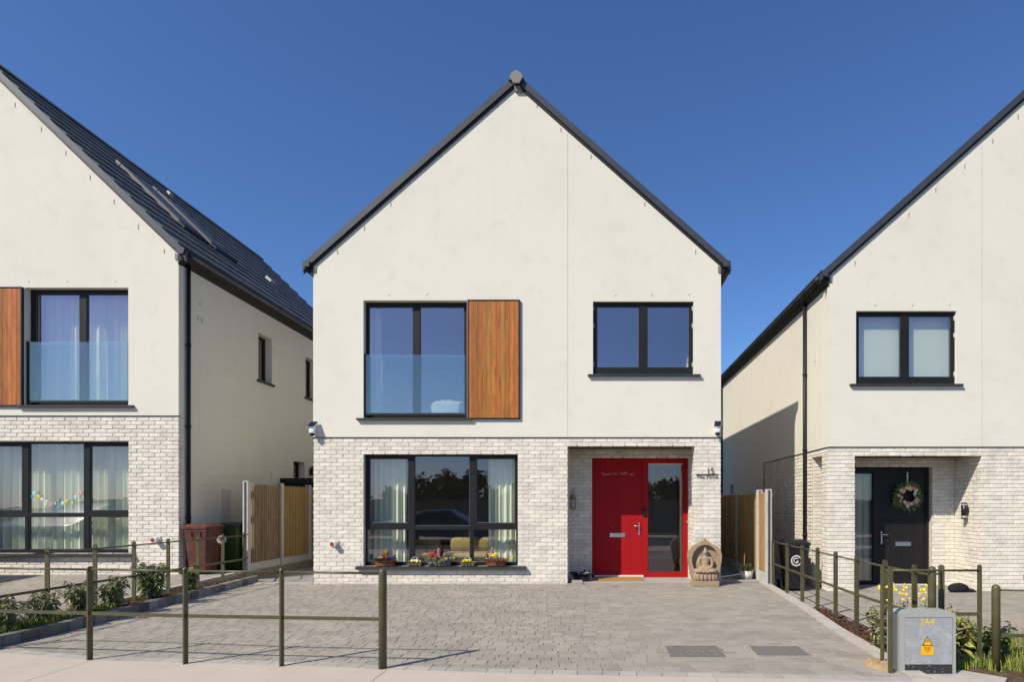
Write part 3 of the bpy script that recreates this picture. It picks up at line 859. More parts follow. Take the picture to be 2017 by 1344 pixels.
    b2 = B(); h.bx(b2, X0 + .02, X1 - .02, D - .018, D - .006, Z0_ + .02, Z1_ - .02)
    tp = h.part('timber_panel', b, 'black_trim'); h.part('backing', b2, 'black_trim', tp)
    nb = 11; bwid = (X1 - X0 - .046)/nb
    for i in range(nb):
        b = B(); x0 = X0 + .023 + i*bwid
        h.bx(b, x0 + .002, x0 + bwid - .002, D - .042 + RND.uniform(-.0015, .0015), D - .019, Z0_ + .024, Z1_ - .024)
        h.part('board', b, 'cedar', tp)
    # front door set
    dy = YD
    leaf = (FX(1172.5, dy), FX(1266, dy), .045, FZ(908, dy)); side = (FX(1276, dy), FX(1346, dy), FZ(1130, dy) + .01, FZ(912, dy))
    b = B(); h.fplate(b, DX0 + .002, DX1 - .002, dz, DZ + dz - .002, dy, .08, [s(leaf), s(side)])
    door = h.part('door', b, mat_door)
    nb = 4; lw = (leaf[1] - leaf[0] - .006)/nb
    for i in range(nb):
        b = B(); x0 = leaf[0] + .003 + i*lw
        h.bx(b, x0 + .002, x0 + lw - .002, dy + .022, dy + .06, leaf[2] + .003, leaf[3] - .003); h.part('door_board', b, mat_door, door)
    b = B(); h.bx(b, leaf[0], leaf[1], dy + .026, dy + .058, leaf[2], leaf[3]); h.part('door_core', b, mat_door, door)
    b = B(); h.bx(b, side[0] - .003, side[1] + .003, dy + .035, dy + .041, side[2] - .003, side[3] + .003); h.part('pane', b, 'pane_glass', door)
    b = B(); h.fplate(b, side[0], side[1], side[2] + dz, side[3] + dz, dy + .022, .012, [(side[0] + .012, side[1] - .012, side[2] + dz + .012, side[3] + dz - .012)])
    h.part('glazing_bead', b, 'anthracite' if mat_door != 'red_paint' else mat_door, door)
    b = B(); h.bx(b, side[0] + .012, side[1] - .012, dy + .024, dy + .034, side[3] - .045, side[3] - .014); h.part('trickle_vent', b, 'offwhite' if mat_door == 'red_paint' else 'anthracite', door)
    b = B(); h.bx(b, leaf[0] - .01, leaf[1] + .01, dy - .04, dy - .001, .0, .045); h.part('threshold', b, 'white_plastic', door)
    b = B(); h.bx(b, FX(1201, dy), FX(1231.5, dy), dy + .008, dy + .022, FZ(1059, dy), FZ(1051, dy)); h.part('letter_box', b, 'chrome', door)
    b = B(); xh = FX(1259, dy)
    h.bx(b, xh - .014, xh + .014, dy + .006, dy + .021, FZ(1055, dy), FZ(1030, dy))
    b.cyl((h.hx(xh), dy + .01, FZ(1037, dy) + dz), (h.hx(xh), dy - .03, FZ(1037, dy) + dz), .011, n=8)
    b.cyl((h.hx(xh) + m*.01, dy - .03, FZ(1037, dy) + dz), (h.hx(xh) - m*.115, dy - .03, FZ(1036.5, dy) + dz), .010, n=8)
    b.cyl((h.hx(xh), dy + .01, FZ(1049, dy) + dz), (h.hx(xh), dy - .006, FZ(1049, dy) + dz), .010, n=8)
    h.part('door_handle', b, 'chrome', door)
    # roof
    ov = 0.17; yr0, yr1 = D - .04, D + LEN + .04
    for sgn in (1, -1):
        xe = xl - ov if sgn > 0 else xr + ov
        zs = ze + .118 - ov*TP
        up_ = lambda v_, n_: (xe + sgn*(v_*cos(PITCH) - n_*sin(PITCH)), zs + v_*sin(PITCH) + n_*cos(PITCH))
        total = ((xr-xl)/2 + ov)/cos(PITCH)
        b = B(); b.prism([up_(0, -.09), up_(total, -.09), up_(total, 0), up_(0, 0)], yr0, yr1)
        roof = h.part('roof', b, 'black_trim')
        g = 0.42; nc = int(total/g)
        for k in range(nc + 1):
            v0 = k*g - .02 if k else -.03; v1 = min((k+1)*g + .05, total - .01)
            if v1 - v0 < .08: continue
            b = B(); b.prism([up_(v0, .003), up_(v0, .056), up_(v1, .016), up_(v1, .003)], D + .10, yr1 - .002)
            h.part('tile_course', b, 'slate', roof)
        # verge trim along the front slope
        for y_a, y_b, o0, o1, mt, nm in ((D - .065, D - .006, .050, .196, 'verge', 'verge_trim'), (D - .035, D - .0055, -.004, .049, 'black_trim', 'bargeboard')):
            b = B(); x1_ = xm - sgn*.012
            za = lambda x_: ze + abs(x_ - (xl if sgn > 0 else xr))*TP*(1 if (x_ - (xl if sgn > 0 else xr))*sgn >= 0 else -1)
            b.prism([(xe, za(xe) + o0), (x1_, za(x1_) + o0), (x1_, za(x1_) + o1), (xe, za(xe) + o1)], y_a, y_b)
            h.part(nm, b, mt)
        # gutter with sloping soffit under it
        q = lambda dx, z_: ((xl if sgn > 0 else xr) - sgn*dx, ze + z_)
        b = B(); b.prism([q(.165, .075), q(.155, .075), q(.135, -.015), q(.055, -.015), q(.05, .075), q(.04, .075), q(.04, -.03), q(.14, -.03)], D - .08, yr1)
        gt = h.part('gutter', b, 'black_trim')
        b = B(); b.prism([q(.12, -.034), q(-.001, -.034), q(-.001, -.20)], D - .02, yr1); h.part('eaves_soffit', b, 'anthracite')
        b = B(); b.prism([q(.165, .078), q(.035, .078), q(.035, -.032), q(.14, -.032)], D - .092, D - .081); h.part('gutter_end', b, 'verge')
        b = B(); b.prism([q(-.004, -.02), q(-.06, -.02 + .03), q(-.055, -.12), q(-.004, -.12)], D - .022, D - .005); h.part('verge_stop', b, 'capgrey')
    zr = ze + (xr-xl)/2*TP + .15
    b = B(); b.prism([(xm - .15, zr - .08), (xm, zr + .06), (xm + .15, zr - .08), (xm + .12, zr - .095), (xm, zr + .02), (xm - .12, zr - .095)], D - .10, yr1)
    h.part('ridge_tile', b, 'slate')
    b = B(); b.prism([(xm - .055, zr - .17), (xm + .055, zr - .17), (xm + .125, zr - .055), (xm + .085, zr + .015), (xm, zr + .07), (xm - .085, zr + .015), (xm - .125, zr - .055)], D - .135, D - .101)
    h.part('ridge_end', b, 'capgrey')
    b = B(); b.prism([(xm - .03, zr - .27), (xm + .10, zr - .27), (xm + .06, zr - .17), (xm - .05, zr - .17)], D - .06, D - .007); h.part('verge_stop', b, 'capgrey')
    # downpipes
    for xside, yp in ((XL, 11.70), (XR, 12.66), (XR, D + LEN - .12)):
        sg = (-1 if xside == XL else 1)*m; X = h.hx(xside) + sg*.055
        b = B(); b.cyl((X, yp, z0 + .02), (X, yp, ze - .12), .036, n=12); b.cyl((X, yp, ze - .13), (X + sg*.05, yp, ze - .02), .036, n=12)
        dp = h.part('downpipe', b, 'black_trim')
        for zc in (z0 + 1.1, z0 + 2.85, z0 + 4.4):
            b = B(); b.cyl((X, yp, zc), (X, yp, zc + .05), .044, n=12); b.box(X, X - sg*.05, yp - .02, yp + .02, zc + .01, zc + .04); h.part('pipe_clip', b, 'black_trim', dp)
    # little vents and holes in the render
    for px, py in vents:
        b = B(); x, z = FX(px), FZ(py); b.box(x - .006, x + .006, D - .009, D - .002, z - .042, z + .042); h.part('weep_vent', b, 'capgrey')
    for px, py in holes_px:
        b = B(); x, z = FX(px), FZ(py); b.cyl((x, D - .007, z), (x, D - .002, z), .010, n=8); h.part('weep_hole', b, 'black_trim')
    return h

visf = lambda it: it[1] < D + .02 and 4.9 < it[1] and -20 < it[0]*S0 + 1175 < 2037
H_C = build_house('middle white gabled house with the bright red front door and cedar panel', 0.0, 1, 0.0, 'red_paint', zfoot=-0.06,
    vents=[(665,497),(718,450),(770,403),(980,208),(1058,208),(1105,256),(1164,309),(1270,402),(1370,497)],
    holes_px=[(767,582),(841,581),(1213,582),(1285,582),(1357,581)], vis=visf)
H_L = build_house('left white gabled house with dark slate roof slope showing and green curtains', FX(352) + XL, -1, 0.24, 'black_paint', brick_extra=0.165, zfoot=0.10, pitch=44.1,
    vents=[(30,207),(82,255),(130,302),(178,350),(225,398),(273,447),(324,495)], holes_px=[(58,555),(133,555),(228,555)], vis=visf)
H_R = build_house('right white gabled house with black front door and flower wreath', 4.35 + XR, -1, -0.18, 'black_paint', zfoot=-0.26, pitch=42.0,
    vents=[(2005,230),(1955,278),(1900,328),(1843,375),(1790,424),(1684,519)], holes_px=[(1724,602),(1797,602),(1870,601)], vis=visf)

# rooflights and a vent on the left house's roof
def roof_part(h, name, y0, y1, v0, v1, n0, n1, mat, side=1, parent=None):
    ze = ZE + h.dz; xl, xr = sorted((h.hx(XL), h.hx(XR))); ov = .17; PITCH = h.pitch; TP = math.tan(PITCH)
    xe = xr + ov if side > 0 else xl - ov; sg = -1 if side > 0 else 1; zs = ze + .118 - ov*TP
    up_ = lambda v_, n_: (xe + sg*(v_*cos(PITCH) - n_*sin(PITCH)), zs + v_*sin(PITCH) + n_*cos(PITCH))
    b = B(); b.prism([up_(v0, n0), up_(v1, n0), up_(v1, n1), up_(v0, n1)], y0, y1)
    return h.part(name, b, mat, parent)
for y0 in (13.5, 14.62):
    rl = roof_part(H_L, 'rooflight', y0, y0 + .8, 2.2, 4.0, .0, .10, 'roof_metal')
    roof_part(H_L, 'pane', y0 + .06, y0 + .74, 2.28, 3.92, .101, .106, 'roof_metal', parent=rl)
    roof_part(H_L, 'flashing', y0 - .03, y0 + .83, 2.0, 2.2, .03, .09, 'black_trim', parent=rl)
    roof_part(H_L, 'flashing', y0 - .01, y0 + .1, 4.0, 4.12,   .03, .10, 'capgrey', parent=rl)
roof_part(H_L, 'roof_vent', 17.7, 17.95, 2.5, 2.7, .02, .12, 'galv_edge')
roof_part(H_L, 'roof_vent', 16.0, 16.15, 4.9, 5.0, .02, .10, 'galv_edge')
# meter box, vents, lamp on the left house's side wall
X = H_L.hx(XL)
b = B(); b.rbox(X - .05, X + .03, 12.82, 13.1, 1.08, 1.82, .012); H_L.part('meter_box', b, 'meter')
for yv, zv, hz in ((14.75, 2.2, .16), (12.05, 5.15, .09), (12.17, 5.15, .10), (12.1, 5.45, .06)):
    b = B(); b.box(X + .002, X + .012, yv - .025, yv + .025, zv - hz/2, zv + hz/2)
    bv = H_L.part('wall_vent', b, 'meter')
b = B(); b.cyl((X + .07, 16.75, 2.28), (X + .07, 16.75, 2.52), .045, n=10); b.box(X, X + .07, 16.72, 16.78, 2.3, 2.45); H_L.part('wall_lamp', b, 'black_plastic')
b = B(); b.cyl((X + .002, 16.95, 2.85), (X + .05, 16.95, 2.85), .05, n=10); H_L.part('wall_vent', b, 'offwhite')
# right house side wall: small vent stubs
X = H_R.hx(XR)
for yv, zv in ((12.15, 4.42), (19.0, 4.05)):
    b = B(); b.box(X - .015, X - .002, yv - .02, yv + .02, zv - .1, zv + .1); H_R.part('wall_vent', b, 'offwhite')

# house number and door writing on the middle house
tm = text_mesh('15.', 0.178, 0.006, 'LEFT', -.002); o = obj('number_sign', tm, 'ink', H_C.root); o.location = Vector((FX(1391.5), D - .012, FZ(935) + .003)) + H_C.off; o.rotation_euler = (pi/2, 0, 0); o.scale = (.8, 1, 1)
b = B(); b.box(FX(1371), FX(1414.5), D - .016, D - .008, FZ(936.3), FZ(934.6)); H_C.part('number_sign', b, 'ink')
tm = text_mesh('The Drive', 0.10, 0.006, 'CENTER', -.0012); o = obj('number_sign', tm, 'ink', H_C.root); o.location = Vector((FX(1393), D - .012, FZ(936) - .07)) + H_C.off; o.rotation_euler = (pi/2, 0, 0)
b = B(); r_ = random.Random(3)
for cx0, cx1, cy in ((1185, 1202, 934.5), (1206, 1215, 933), (1222, 1236, 933), (1240, 1249, 934.5)):
    x = cx0
    while x < cx1:
        a0 = (FX(x, 12.5), 12.5 + .019, FZ(cy + r_.uniform(-2, 2), 12.5)); a1 = (FX(x + r_.uniform(1, 2.6), 12.5), 12.5 + .019, FZ(cy + r_.uniform(-3, 3), 12.5))
        b.cyl(a0, a1, .005, n=4); x += r_.uniform(1.0, 2.2)
H_C.part('door_lettering', b, 'meter')
b = B(); b.rbox(FX(1266, 12.5), FX(1272, 12.5), 12.465, 12.5, FZ(1017, 12.5), FZ(1001, 12.5), .008); H_C.part('doorbell', b, 'black_plastic')
b = B(); b.rbox(FX(1352, 12.5), FX(1355, 12.5), 12.47, 12.5, FZ(1032, 12.5), FZ(1027, 12.5), .005); H_C.part('lock', b, 'chrome')

# ------------------------------------------------------------------ things on and in the houses
def security_camera(name, label, x, z, sx):
    t = thing(name, label, 'camera', (x, D - .005, z), group='solar security cameras')
    b = B(); b.rbox(-.03, .03, -.05, 0, -.05, .05, .008); obj('bracket', b, 'white_plastic', t)
    b = B(); b.cyl((0, -.03, .05), (-sx*.02, -.07, .085), .012, n=8); obj('arm', b, 'white_plastic', t)
    b = B(); b.rbox(-.05, .05, -.14, -.05, -.045, .045, .02, 3, True); obj('housing', b, 'white_plastic', t)
    b = B(); b.ball((0, -.10, -.055), (.043, .043, .04), 14, 9); obj('lens_dome', b, 'black_plastic', t)
    b = B(); n_ = Vector((0, -.6, .8)); b.add([(-.075, -.16, .075), (.05, -.16, .075), (.08, -.045, .185), (-.045, -.045, .185), (-.075, -.155, .068), (.05, -.155, .068), (.08, -.04, .178), (-.045, -.04, .178)],
        [(0,1,2,3),(7,6,5,4),(0,4,5,1),(1,5,6,2),(2,6,7,3),(3,7,4,0)]); sp = obj('solar_panel', b, 'solar', t)
    b = B(); b.add([(-.082, -.158, .069), (.056, -.158, .069), (.087, -.037, .184), (-.051, -.037, .184), (-.082, -.152, .058), (.056, -.152, .058), (.087, -.031, .173), (-.051, -.031, .173)],
        [(0,1,2,3),(7,6,5,4),(0,4,5,1),(1,5,6,2),(2,6,7,3),(3,7,4,0)]); obj('panel_frame', b, 'white_plastic', t)
    return t
security_camera('security_camera', 'white security camera with tilted solar panel beside the brown fence side of middle house', FX(620), FZ(851), 1)
security_camera('security_camera', 'white security camera with solar panel above the house number 15', FX(1411), FZ(850), -1)

def vent_cap(label, px, py, z_add=0):
    t = thing('vent_outlet', label, 'vent', (FX(px), D, FZ(py)), group='small red and white wall outlets')
    b = B(); b.cyl((0, 0.0, 0), (0, -.11, 0), .052, n=16); obj('pipe', b, 'white_plastic', t)
    b = B(); b.cyl((-.012, -.108, 0), (-.012, -.118, 0), .038, n=14); obj('cap', b, 'red_cap', t)
    b = B(); b.rbox(-.075, .075, -.02, 0, -.06, .06, .01); obj('back_plate', b, 'meter', t)
vent_cap('white pipe outlet with red cap on brick of the middle house', 660, 1072)
vent_cap('white pipe outlet with red cap on brick of the left house', 310, 1064)

# lantern on the porch wall
t = thing('wall_lantern', 'slim bronze candle lantern hanging in the shaded porch of the middle house', 'lantern', (FX(1128.5, 12.3), 12.36, FZ(1003, 12.3)))
b = B()
for dx in (-.045, .045):
    for dy in (-.09, -.01): b.cyl((dx, dy, 0), (dx, dy, .2), .005, n=5)
b.box(-.055, .055, -.1, 0, -.01, .012); b.box(-.055, .055, -.1, 0, .19, .205)
obj('cage', b, 'bronze', t)
b = B(); b.lathe([(.055, .205), (.02, .28), (.012, .30)], (0, -.05, 0), 8); b.tube([(-.03, -.05, .28), (-.03, -.05, .36), (0, -.05, .40), (.03, -.05, .36), (.03, -.05, .28)], .004, 5); obj('crown', b, 'bronze', t)
b = B(); b.cyl((0, -.05, .012), (0, -.05, .11), .02, n=8); obj('candle', b, 'offwhite', t)
t = thing('wall_ornament', 'small metal leaf ornament above the red door', 'ornament', (FX(1218, 12.36), 12.375, FZ(893, 12.36)))
b = B()
for i in range(9): b.leaf((0, -.005, .0), (RND.uniform(-1, 1), -.1, RND.uniform(-.8, 1)), .07, .025)
obj('leaves', b, 'meter', t)

# up-and-down light by the black door
t = thing('wall_light', 'black cylinder wall light on brick beside the black door', 'wall light', (FX(1901, 11.9), 11.93, FZ(1007, 11.9)))
b = B(); b.cyl((0, 0, -.16), (0, 0, .16), .055, n=18); obj('body', b, 'black_plastic', t)
b = B(); b.cyl((0, 0, .10), (0, 0, .13), .0565, n=18); b.cyl((0, 0, -.14), (0, 0, -.10), .0565, n=18); obj('lens', b, 'galv', t)
b = B(); b.box(0, .17, -.035, .035, -.06, .06); obj('bracket', b, 'black_plastic', t)

# curtains, blinds
def curtain(label, x0, x1, z0, z1, y, folds, amp=.05, mat='curtain', gather=0.0, group=None, seed=0):
    r = random.Random(seed); n = int(folds*10); b = B(); V = []
    ph = [r.uniform(.7, 1.3) for _ in range(int(folds)+3)]
    acc = [0.0]
    for i in range(n): acc.append(acc[-1] + ph[int(i/10)]*2*pi/10)
    rows = 7
    for j in range(rows+1):
        tz = j/rows
        for i in range(n+1):
            u = i/n
            xx = x0 + (x1-x0)*u + gather*(1-tz)*sin(u*3)*.3
            V.append((xx + .35*amp*sin(2*acc[i]), y + amp*sin(acc[i])*(0.8 + .2*sin(tz*3 + u*9)) + amp*.35*sin(acc[i]*.37 + 1), z0 + (z1-z0)*tz))
    F = [(j*(n+1)+i, j*(n+1)+i+1, (j+1)*(n+1)+i+1, (j+1)*(n+1)+i) for j in range(rows) for i in range(n)]
    b.add(V, F, True)
    o = obj('curtain', b, mat, fix=False)
    # bring the origin to the hem
    me = o.data; c = Vector(((x0+x1)/2, y, z0))
    for v_ in me.vertices: v_.co -= c
    o.location = c
    return tag(o, label, 'curtain', group)
G = 'pale green curtains in the windows'
curtain('pale green curtain at the left of the middle house ground floor window', FX(727, 11.95), FX(801, 11.95), .2, 2.42, 11.95, 6, .045, group=G, seed=1)
curtain('pale green curtain at the right of the middle house ground floor window', FX(962, 11.95), FX(1022, 11.95), .2, 2.42, 11.95, 6, .045, group=G, seed=2)
curtain('narrow pale curtain at the left of the middle house upstairs window', FX(722, 11.95), FX(752, 11.95), 2.76, 5.3, 11.95, 3, .04, group=G, seed=3)
xa = H_L.hx(FX(1030)); xb = H_L.hx(FX(712))
curtain('wide pale green curtain filling the left house ground floor window', xa, xb, .4, 2.66, 11.95, 24, .06, group=G, seed=4)
curtain('sheer pale curtain in the left house upstairs window', H_L.hx(FX(925)), H_L.hx(FX(712)), 3.05, 5.5, 11.98, 13, .05, group=G, seed=5)
curtain('dim green curtain behind the glass beside the black door', H_R.hx(FX(1360, 12.5)), H_R.hx(FX(1268, 12.5)), -.1, 2.2, 12.85, 7, .04, group=G, seed=6)
for px0, px1, lb in ((1691, 1783, 'left'), (1790, 1884, 'right')):
    t = thing('roller_blind', 'pale green roller blind closed behind the %s pane of the right house window' % lb, 'blind', (FX((px0+px1)/2, 11.72), 11.72, FZ(620)), group='roller blinds')
    w = FX(px1, 11.72) - FX(px0, 11.72)
    b = B(); b.box(-w/2, w/2, 0, .004, FZ(756) - FZ(620), .14); obj('fabric', b, 'blind', t)
    b = B(); b.cyl((-w/2, .02, .16), (w/2, .02, .16), .02, n=10); obj('roller', b, 'white_plastic', t)
    b = B(); b.box(-w/2, w/2, -.006, .01, FZ(756) - FZ(620) - .02, FZ(756) - FZ(620)); obj('hem_bar', b, 'white_plastic', t)

# sofa behind the middle house window
t = thing('sofa', 'mustard striped sofa seen through the middle house ground floor window', 'sofa', (-3.02, 12.60, 0.0))
b = B(); b.rbox(-1.15, 1.15, -.40, .45, .08, .34, .03); obj('base', b, 'sofa', t)
b = B(); b.box(-1.12, 1.12, -.415, -.39, .16, .22); obj('stripe', b, 'sofa_dark', t)
for i, (x0, x1) in enumerate(((-1.0, -.22), (-.05, .85))):
    b = B(); b.rbox(x0, x1, -.43, .25, .345, .52, .06, 3, True); obj('seat_cushion', b, 'sofa', t)
    b = B(); b.rbox(x0 + (.02 if i == 0 else .04), x1, .0, .30, .53, .80, .09, 3, True); obj('back_cushion', b, 'sofa', t)
b = B(); b.rbox(-1.15, 1.15, .31, .46, .3, .72, .04); obj('backrest', b, 'sofa_dark', t)
for x in (-1.22, 1.0):
    b = B(); b.rbox(x, x + .22, -.42, .42, .1, .58, .05); obj('armrest', b, 'sofa_dark', t)
for x in (-1.05, 1.05):
    for y in (-.35, .38):
        b = B(); b.cyl((x, y, 0), (x, y, .09), .025, n=8); obj('leg', b, 'sofa_dark', t)

# bedding upstairs
t = thing('bed', 'bed with piled pale bedding behind the middle house upstairs glass', 'bed', (FX(880, 12.3), 12.6, 2.72))
b = B(); b.rbox(-1.1, .45, -.35, 1.5, .05, .42, .03); obj('bed_base', b, 'bluegrey', t)
b = B(); b.rbox(-1.08, .43, -.34, 1.48, .42, .56, .05, 3, True); obj('mattress', b, 'duvet', t)
b = B(); b.ball((0, 0, 0), 1.0, 44, 26)
sq = lambda q, e: math.copysign(abs(q)**e, q)
b.v = [(.37*sq(x, .55) + .03*noise.noise(Vector((x*3, y*3, z*2))), .24*sq(y, .6) - .02*abs(noise.noise(Vector((x*7, z*2.2, 7)))),
        .17*sq(z, .6) + .035*noise.noise(Vector((x*2.5, y*2, 2))) - .03*abs(noise.noise(Vector((x*6 + z*2, 4, 1)))) + .72) for x, y, z in b.v]
obj('pillow', b, 'duvet', t)
b = B(); b.rbox(-.42, .40, -.38, .2, .50, .60, .04, 3, True); obj('folded_blanket', b, 'aqua', t)
t = thing('figurine', 'small white and red figurine at the edge of the middle house right upstairs window', 'figurine', (FX(1355, 11.8), 11.8, FZ(728)))
b = B(); b.lathe([(.05, 0), (.035, .1), (.03, .2), (.0, .3)], n=10); obj('gown', b, 'white_petal', t)
b = B(); b.ball((0, 0, .2), .04, 8, 6); obj('head', b, 'pink_petal', t)
t = thing('lantern_candle', 'glass candle lantern on the sill inside the middle house window', 'lantern', (FX(1008, 11.8), 11.82, .33))
b = B(); b.cyl((0, 0, .0), (0, 0, .17), .035, n=12); obj('candle', b, 'candle', t)
b = B(); b.box(-.07, .07, -.07, .07, .36, .375); b.tube([(-.04, 0, .375), (-.04, 0, .46), (.04, 0, .46), (.04, 0, .375)], .006, 5); obj('lid', b, 'bronze', t)
b = B(); 
for x in (-.065, .065):
    for y in (-.065, .065): b.cyl((x, y, 0), (x, y, .36), .005, n=5)
obj('frame', b, 'bronze', t)

# easter garland on the left house window
t = thing('garland', 'pastel egg and flower garland hanging in the left house window', 'garland', (FX(110, 11.58), 11.585, FZ(985)))
gar = [(67,972.5,'aqua',8),(63,979,'teal',6),(75,979,'yellow_petal',7),(82,984,'white_petal',6),(91,989,'aqua',7),(90,995,'lime',6),(100,993,'pink_rose',9),(108,993,'aqua',5),(114,1002,'teal',6),(123,992,'aqua',8),(130,988,'yellow_petal',6),(142,991,'lime',6),(149,980,'aqua',7),(158,972,'pink_rose',8)]
for px, py, mt, sz in gar:
    b = B(); x, z, r = FX(px, 11.58) - FX(110, 11.58), FZ(py) - FZ(985), sz/2/104
    if mt in ('yellow_petal', 'pink_rose'):
        for k in range(5): a = k*2*pi/5; b.ball((x + r*.6*cos(a), 0, z + r*.6*sin(a)), (r*.55, .004, r*.55), 8, 5)
    else: b.ball((x, 0, z), (r*.8, .004, r*1.15), 10, 6)
    obj('charm', b, mt, t)
b = B(); b.tube([(FX(p[0], 11.58) - FX(110, 11.58), .004, FZ(p[1] - 4) - FZ(985)) for p in sorted(gar)], .0025, 4); obj('string', b, 'white_petal', t)

# ------------------------------------------------------------------ planters on the sill
ZS = FZ(1116) + .006
def flowers(b, c, rad, h, n, size, flat=.5):
    for _ in range(n):
        a = RND.uniform(0, 2*pi); r = rad*sqrt(RND.random())
        p = Vector(c) + Vector((r*cos(a), r*sin(a)*.6, h*RND.uniform(.5, 1)))
        nrm = Vector((RND.uniform(-.6, .6), RND.uniform(-1, -.2), RND.uniform(.1, 1))).normalized()
        u = nrm.orthogonal().normalized(); w = nrm.cross(u)
        s = size*RND.uniform(.7, 1.2); k = 6
        b.add([p + nrm*s*.25] + [p + (u*cos(2*pi*i/k) + w*sin(2*pi*i/k))*s*(1 if i % 2 else .75) for i in range(k)], [(0, i+1, (i+1) % k + 1) for i in range(k)])
def greens(b, c, rx, ry, h, n, ln, wd, droop=.3, lean=.7):
    for _ in range(n):
        a = RND.uniform(0, 2*pi); r = sqrt(RND.random())
        p = Vector(c) + Vector((rx*r*cos(a), ry*r*sin(a), h*RND.uniform(0, .7)))
        d = Vector((cos(a)*lean + RND.uniform(-.4, .4), sin(a)*lean + RND.uniform(-.4, .4), RND.uniform(.1, 1)))
        b.leaf(p, d, ln*RND.uniform(.6, 1.2), wd, droop=droop)
def tub(b, w0, w1, d0, d1, h, y=0):
    """open planter: tapered shell"""
    o = [(-w1/2, -d1/2), (w1/2, -d1/2), (w1/2, d1/2), (-w1/2, d1/2)]; i = [(-w0/2, -d0/2), (w0/2, -d0/2), (w0/2, d0/2), (-w0/2, d0/2)]
    t_ = .012
    V = [(x, y_, 0) for x, y_ in i] + [(x, y_, h) for x, y_ in o] + [(x*(1-t_*2/w1), y_*(1-t_*2/d1), h) for x, y_ in o] + [(x*.9, y_*.9, h - .025) for x, y_ in o]
    F = [(3,2,1,0)] + [(k, (k+1) % 4, (k+1) % 4+4, k+4) for k in range(4)] + [(k+4, (k+1) % 4+4, (k+1) % 4+8, k+8) for k in range(4)] + [(k+8, (k+1) % 4+8, (k+1) % 4+12, k+12) for k in range(4)] + [(12,13,14,15)]
    return b.add(V, F)
YS = D + .005
def planter(name, label, px, kind):
    t = thing(name, label, 'planter', (FX(px, YS), YS, ZS), group='planters on the window sill')
    if kind in ('basket1', 'basket2'):
        b = tub(B(), .30, .38, .11, .14, .105); obj('basket', b, 'wicker', t)
        for k in range(4):
            z = .012 + k*.025; w = .30 + .08*z/.105 + .012; d = .11 + .03*z/.105 + .012; b = B()
            b.tube([(-w/2, -d/2, z), (w/2, -d/2, z), (w/2, d/2, z), (-w/2, d/2, z), (-w/2, -d/2, z)], .009, 6); obj('wicker_band', b, 'wicker', t)
        b = B(); greens(b, (0, -.02, .09), .21, .09, .07, 230, .065, .024, .6); obj('foliage', b, 'leaf_dark' if kind == 'basket1' else 'wicker', t)
        if kind == 'basket1':
            b = B(); flowers(b, (.07, -.02, .10), .13, .09, 40, .022); obj('blossom', b, 'purple_petal', t)
            b = B(); flowers(b, (-.09, -.03, .10), .05, .07, 10, .018); obj('blossom', b, 'orange_petal', t)
            b = B()
            for _ in range(170): b.leaf((RND.uniform(-.04, .04), RND.uniform(-.03, .03), RND.uniform(.12, .2)), (RND.uniform(-.35, .35), RND.uniform(-.35, .35), 1), RND.uniform(.06, .13), .010)
            obj('tuft', b, 'orange_petal', t)
        else:
            b = B(); flowers(b, (-.03, -.03, .12), .09, .12, 30, .024); obj('blossom', b, 'yellow_petal', t)
            b = B()
            for k in range(40): a = k*.7; b.ball((-.10 + .022*cos(a)*(1 - k/60) + k*.0008, .022*sin(a), .14 + k*.0048), .013, 6, 4)
            obj('flower_spike', b, 'pink_petal', t)
            b = B(); flowers(b, (-.14, -.03, .09), .04, .06, 8, .022); obj('blossom', b, 'white_petal', t)
    elif kind == 'trough':
        b = tub(B(), .40, .47, .12, .15, .13); obj('trough', b, 'zinc_dark', t)
        b = B(); greens(b, (0, -.02, .11), .25, .09, .08, 190, .08, .03, .7); obj('foliage', b, 'leaf_olive', t)
        b = B(); flowers(b, (-.13, -.04, .12), .08, .12, 34, .02); obj('blossom', b, 'red_petal', t)
        b = B()
        for k in range(50): a = k*.7; b.ball((-.02 + .03*cos(a)*(1 - k/70), .02*sin(a), .14 + k*.0036), .013, 6, 4)
        obj('flower_spike', b, 'pink_petal', t)
        b = B(); greens(b, (-.05, -.07, .02), .12, .03, .1, 40, .06, .025, .9); obj('trailing_leaf', b, 'leaf_yellow', t)
    else:
        b = tub(B(), .24, .27, .10, .12, .055); obj('tray', b, 'olive_tin', t)
        b = B()
        for k in (-.06, 0, .06): b.box(k - .004, k + .004, -.066, -.055, .004, .052)
        obj('rib', b, 'black_trim', t)
        b = B(); b.tube([(.0 + .08*cos(a*pi/10), 0, .055 + .11*sin(a*pi/10)) for a in range(11)], .005, 5); obj('handle', b, 'meter', t)
        b = B(); greens(b, (0, 0, .05), .13, .05, .03, 60, .045, .02); obj('foliage', b, 'leaf', t)
        b = B(); flowers(b, (0 if kind == 'tray1' else -.03, -.01, .055), .12 if kind == 'tray1' else .07, .06, 22, .022); obj('blossom', b, 'pale_yellow' if kind == 'tray1' else 'yellow_petal', t)
planter('flower_basket', 'wicker basket with orange tuft and purple pansies at the left end of the sill', 759.5, 'basket1')
planter('flower_tray', 'small tin tray of pale yellow primroses on the sill left of the grey trough', 817, 'tray1')
planter('flower_trough', 'dark grey trough with red flowers and pink spike in the middle of the sill', 866, 'trough')
planter('flower_tray', 'small tin tray with few yellow flowers on the sill right of the grey trough', 921.5, 'tray2')
planter('flower_basket', 'wicker basket with yellow flowers and tall pink spike at the right end of the sill', 977, 'basket2')

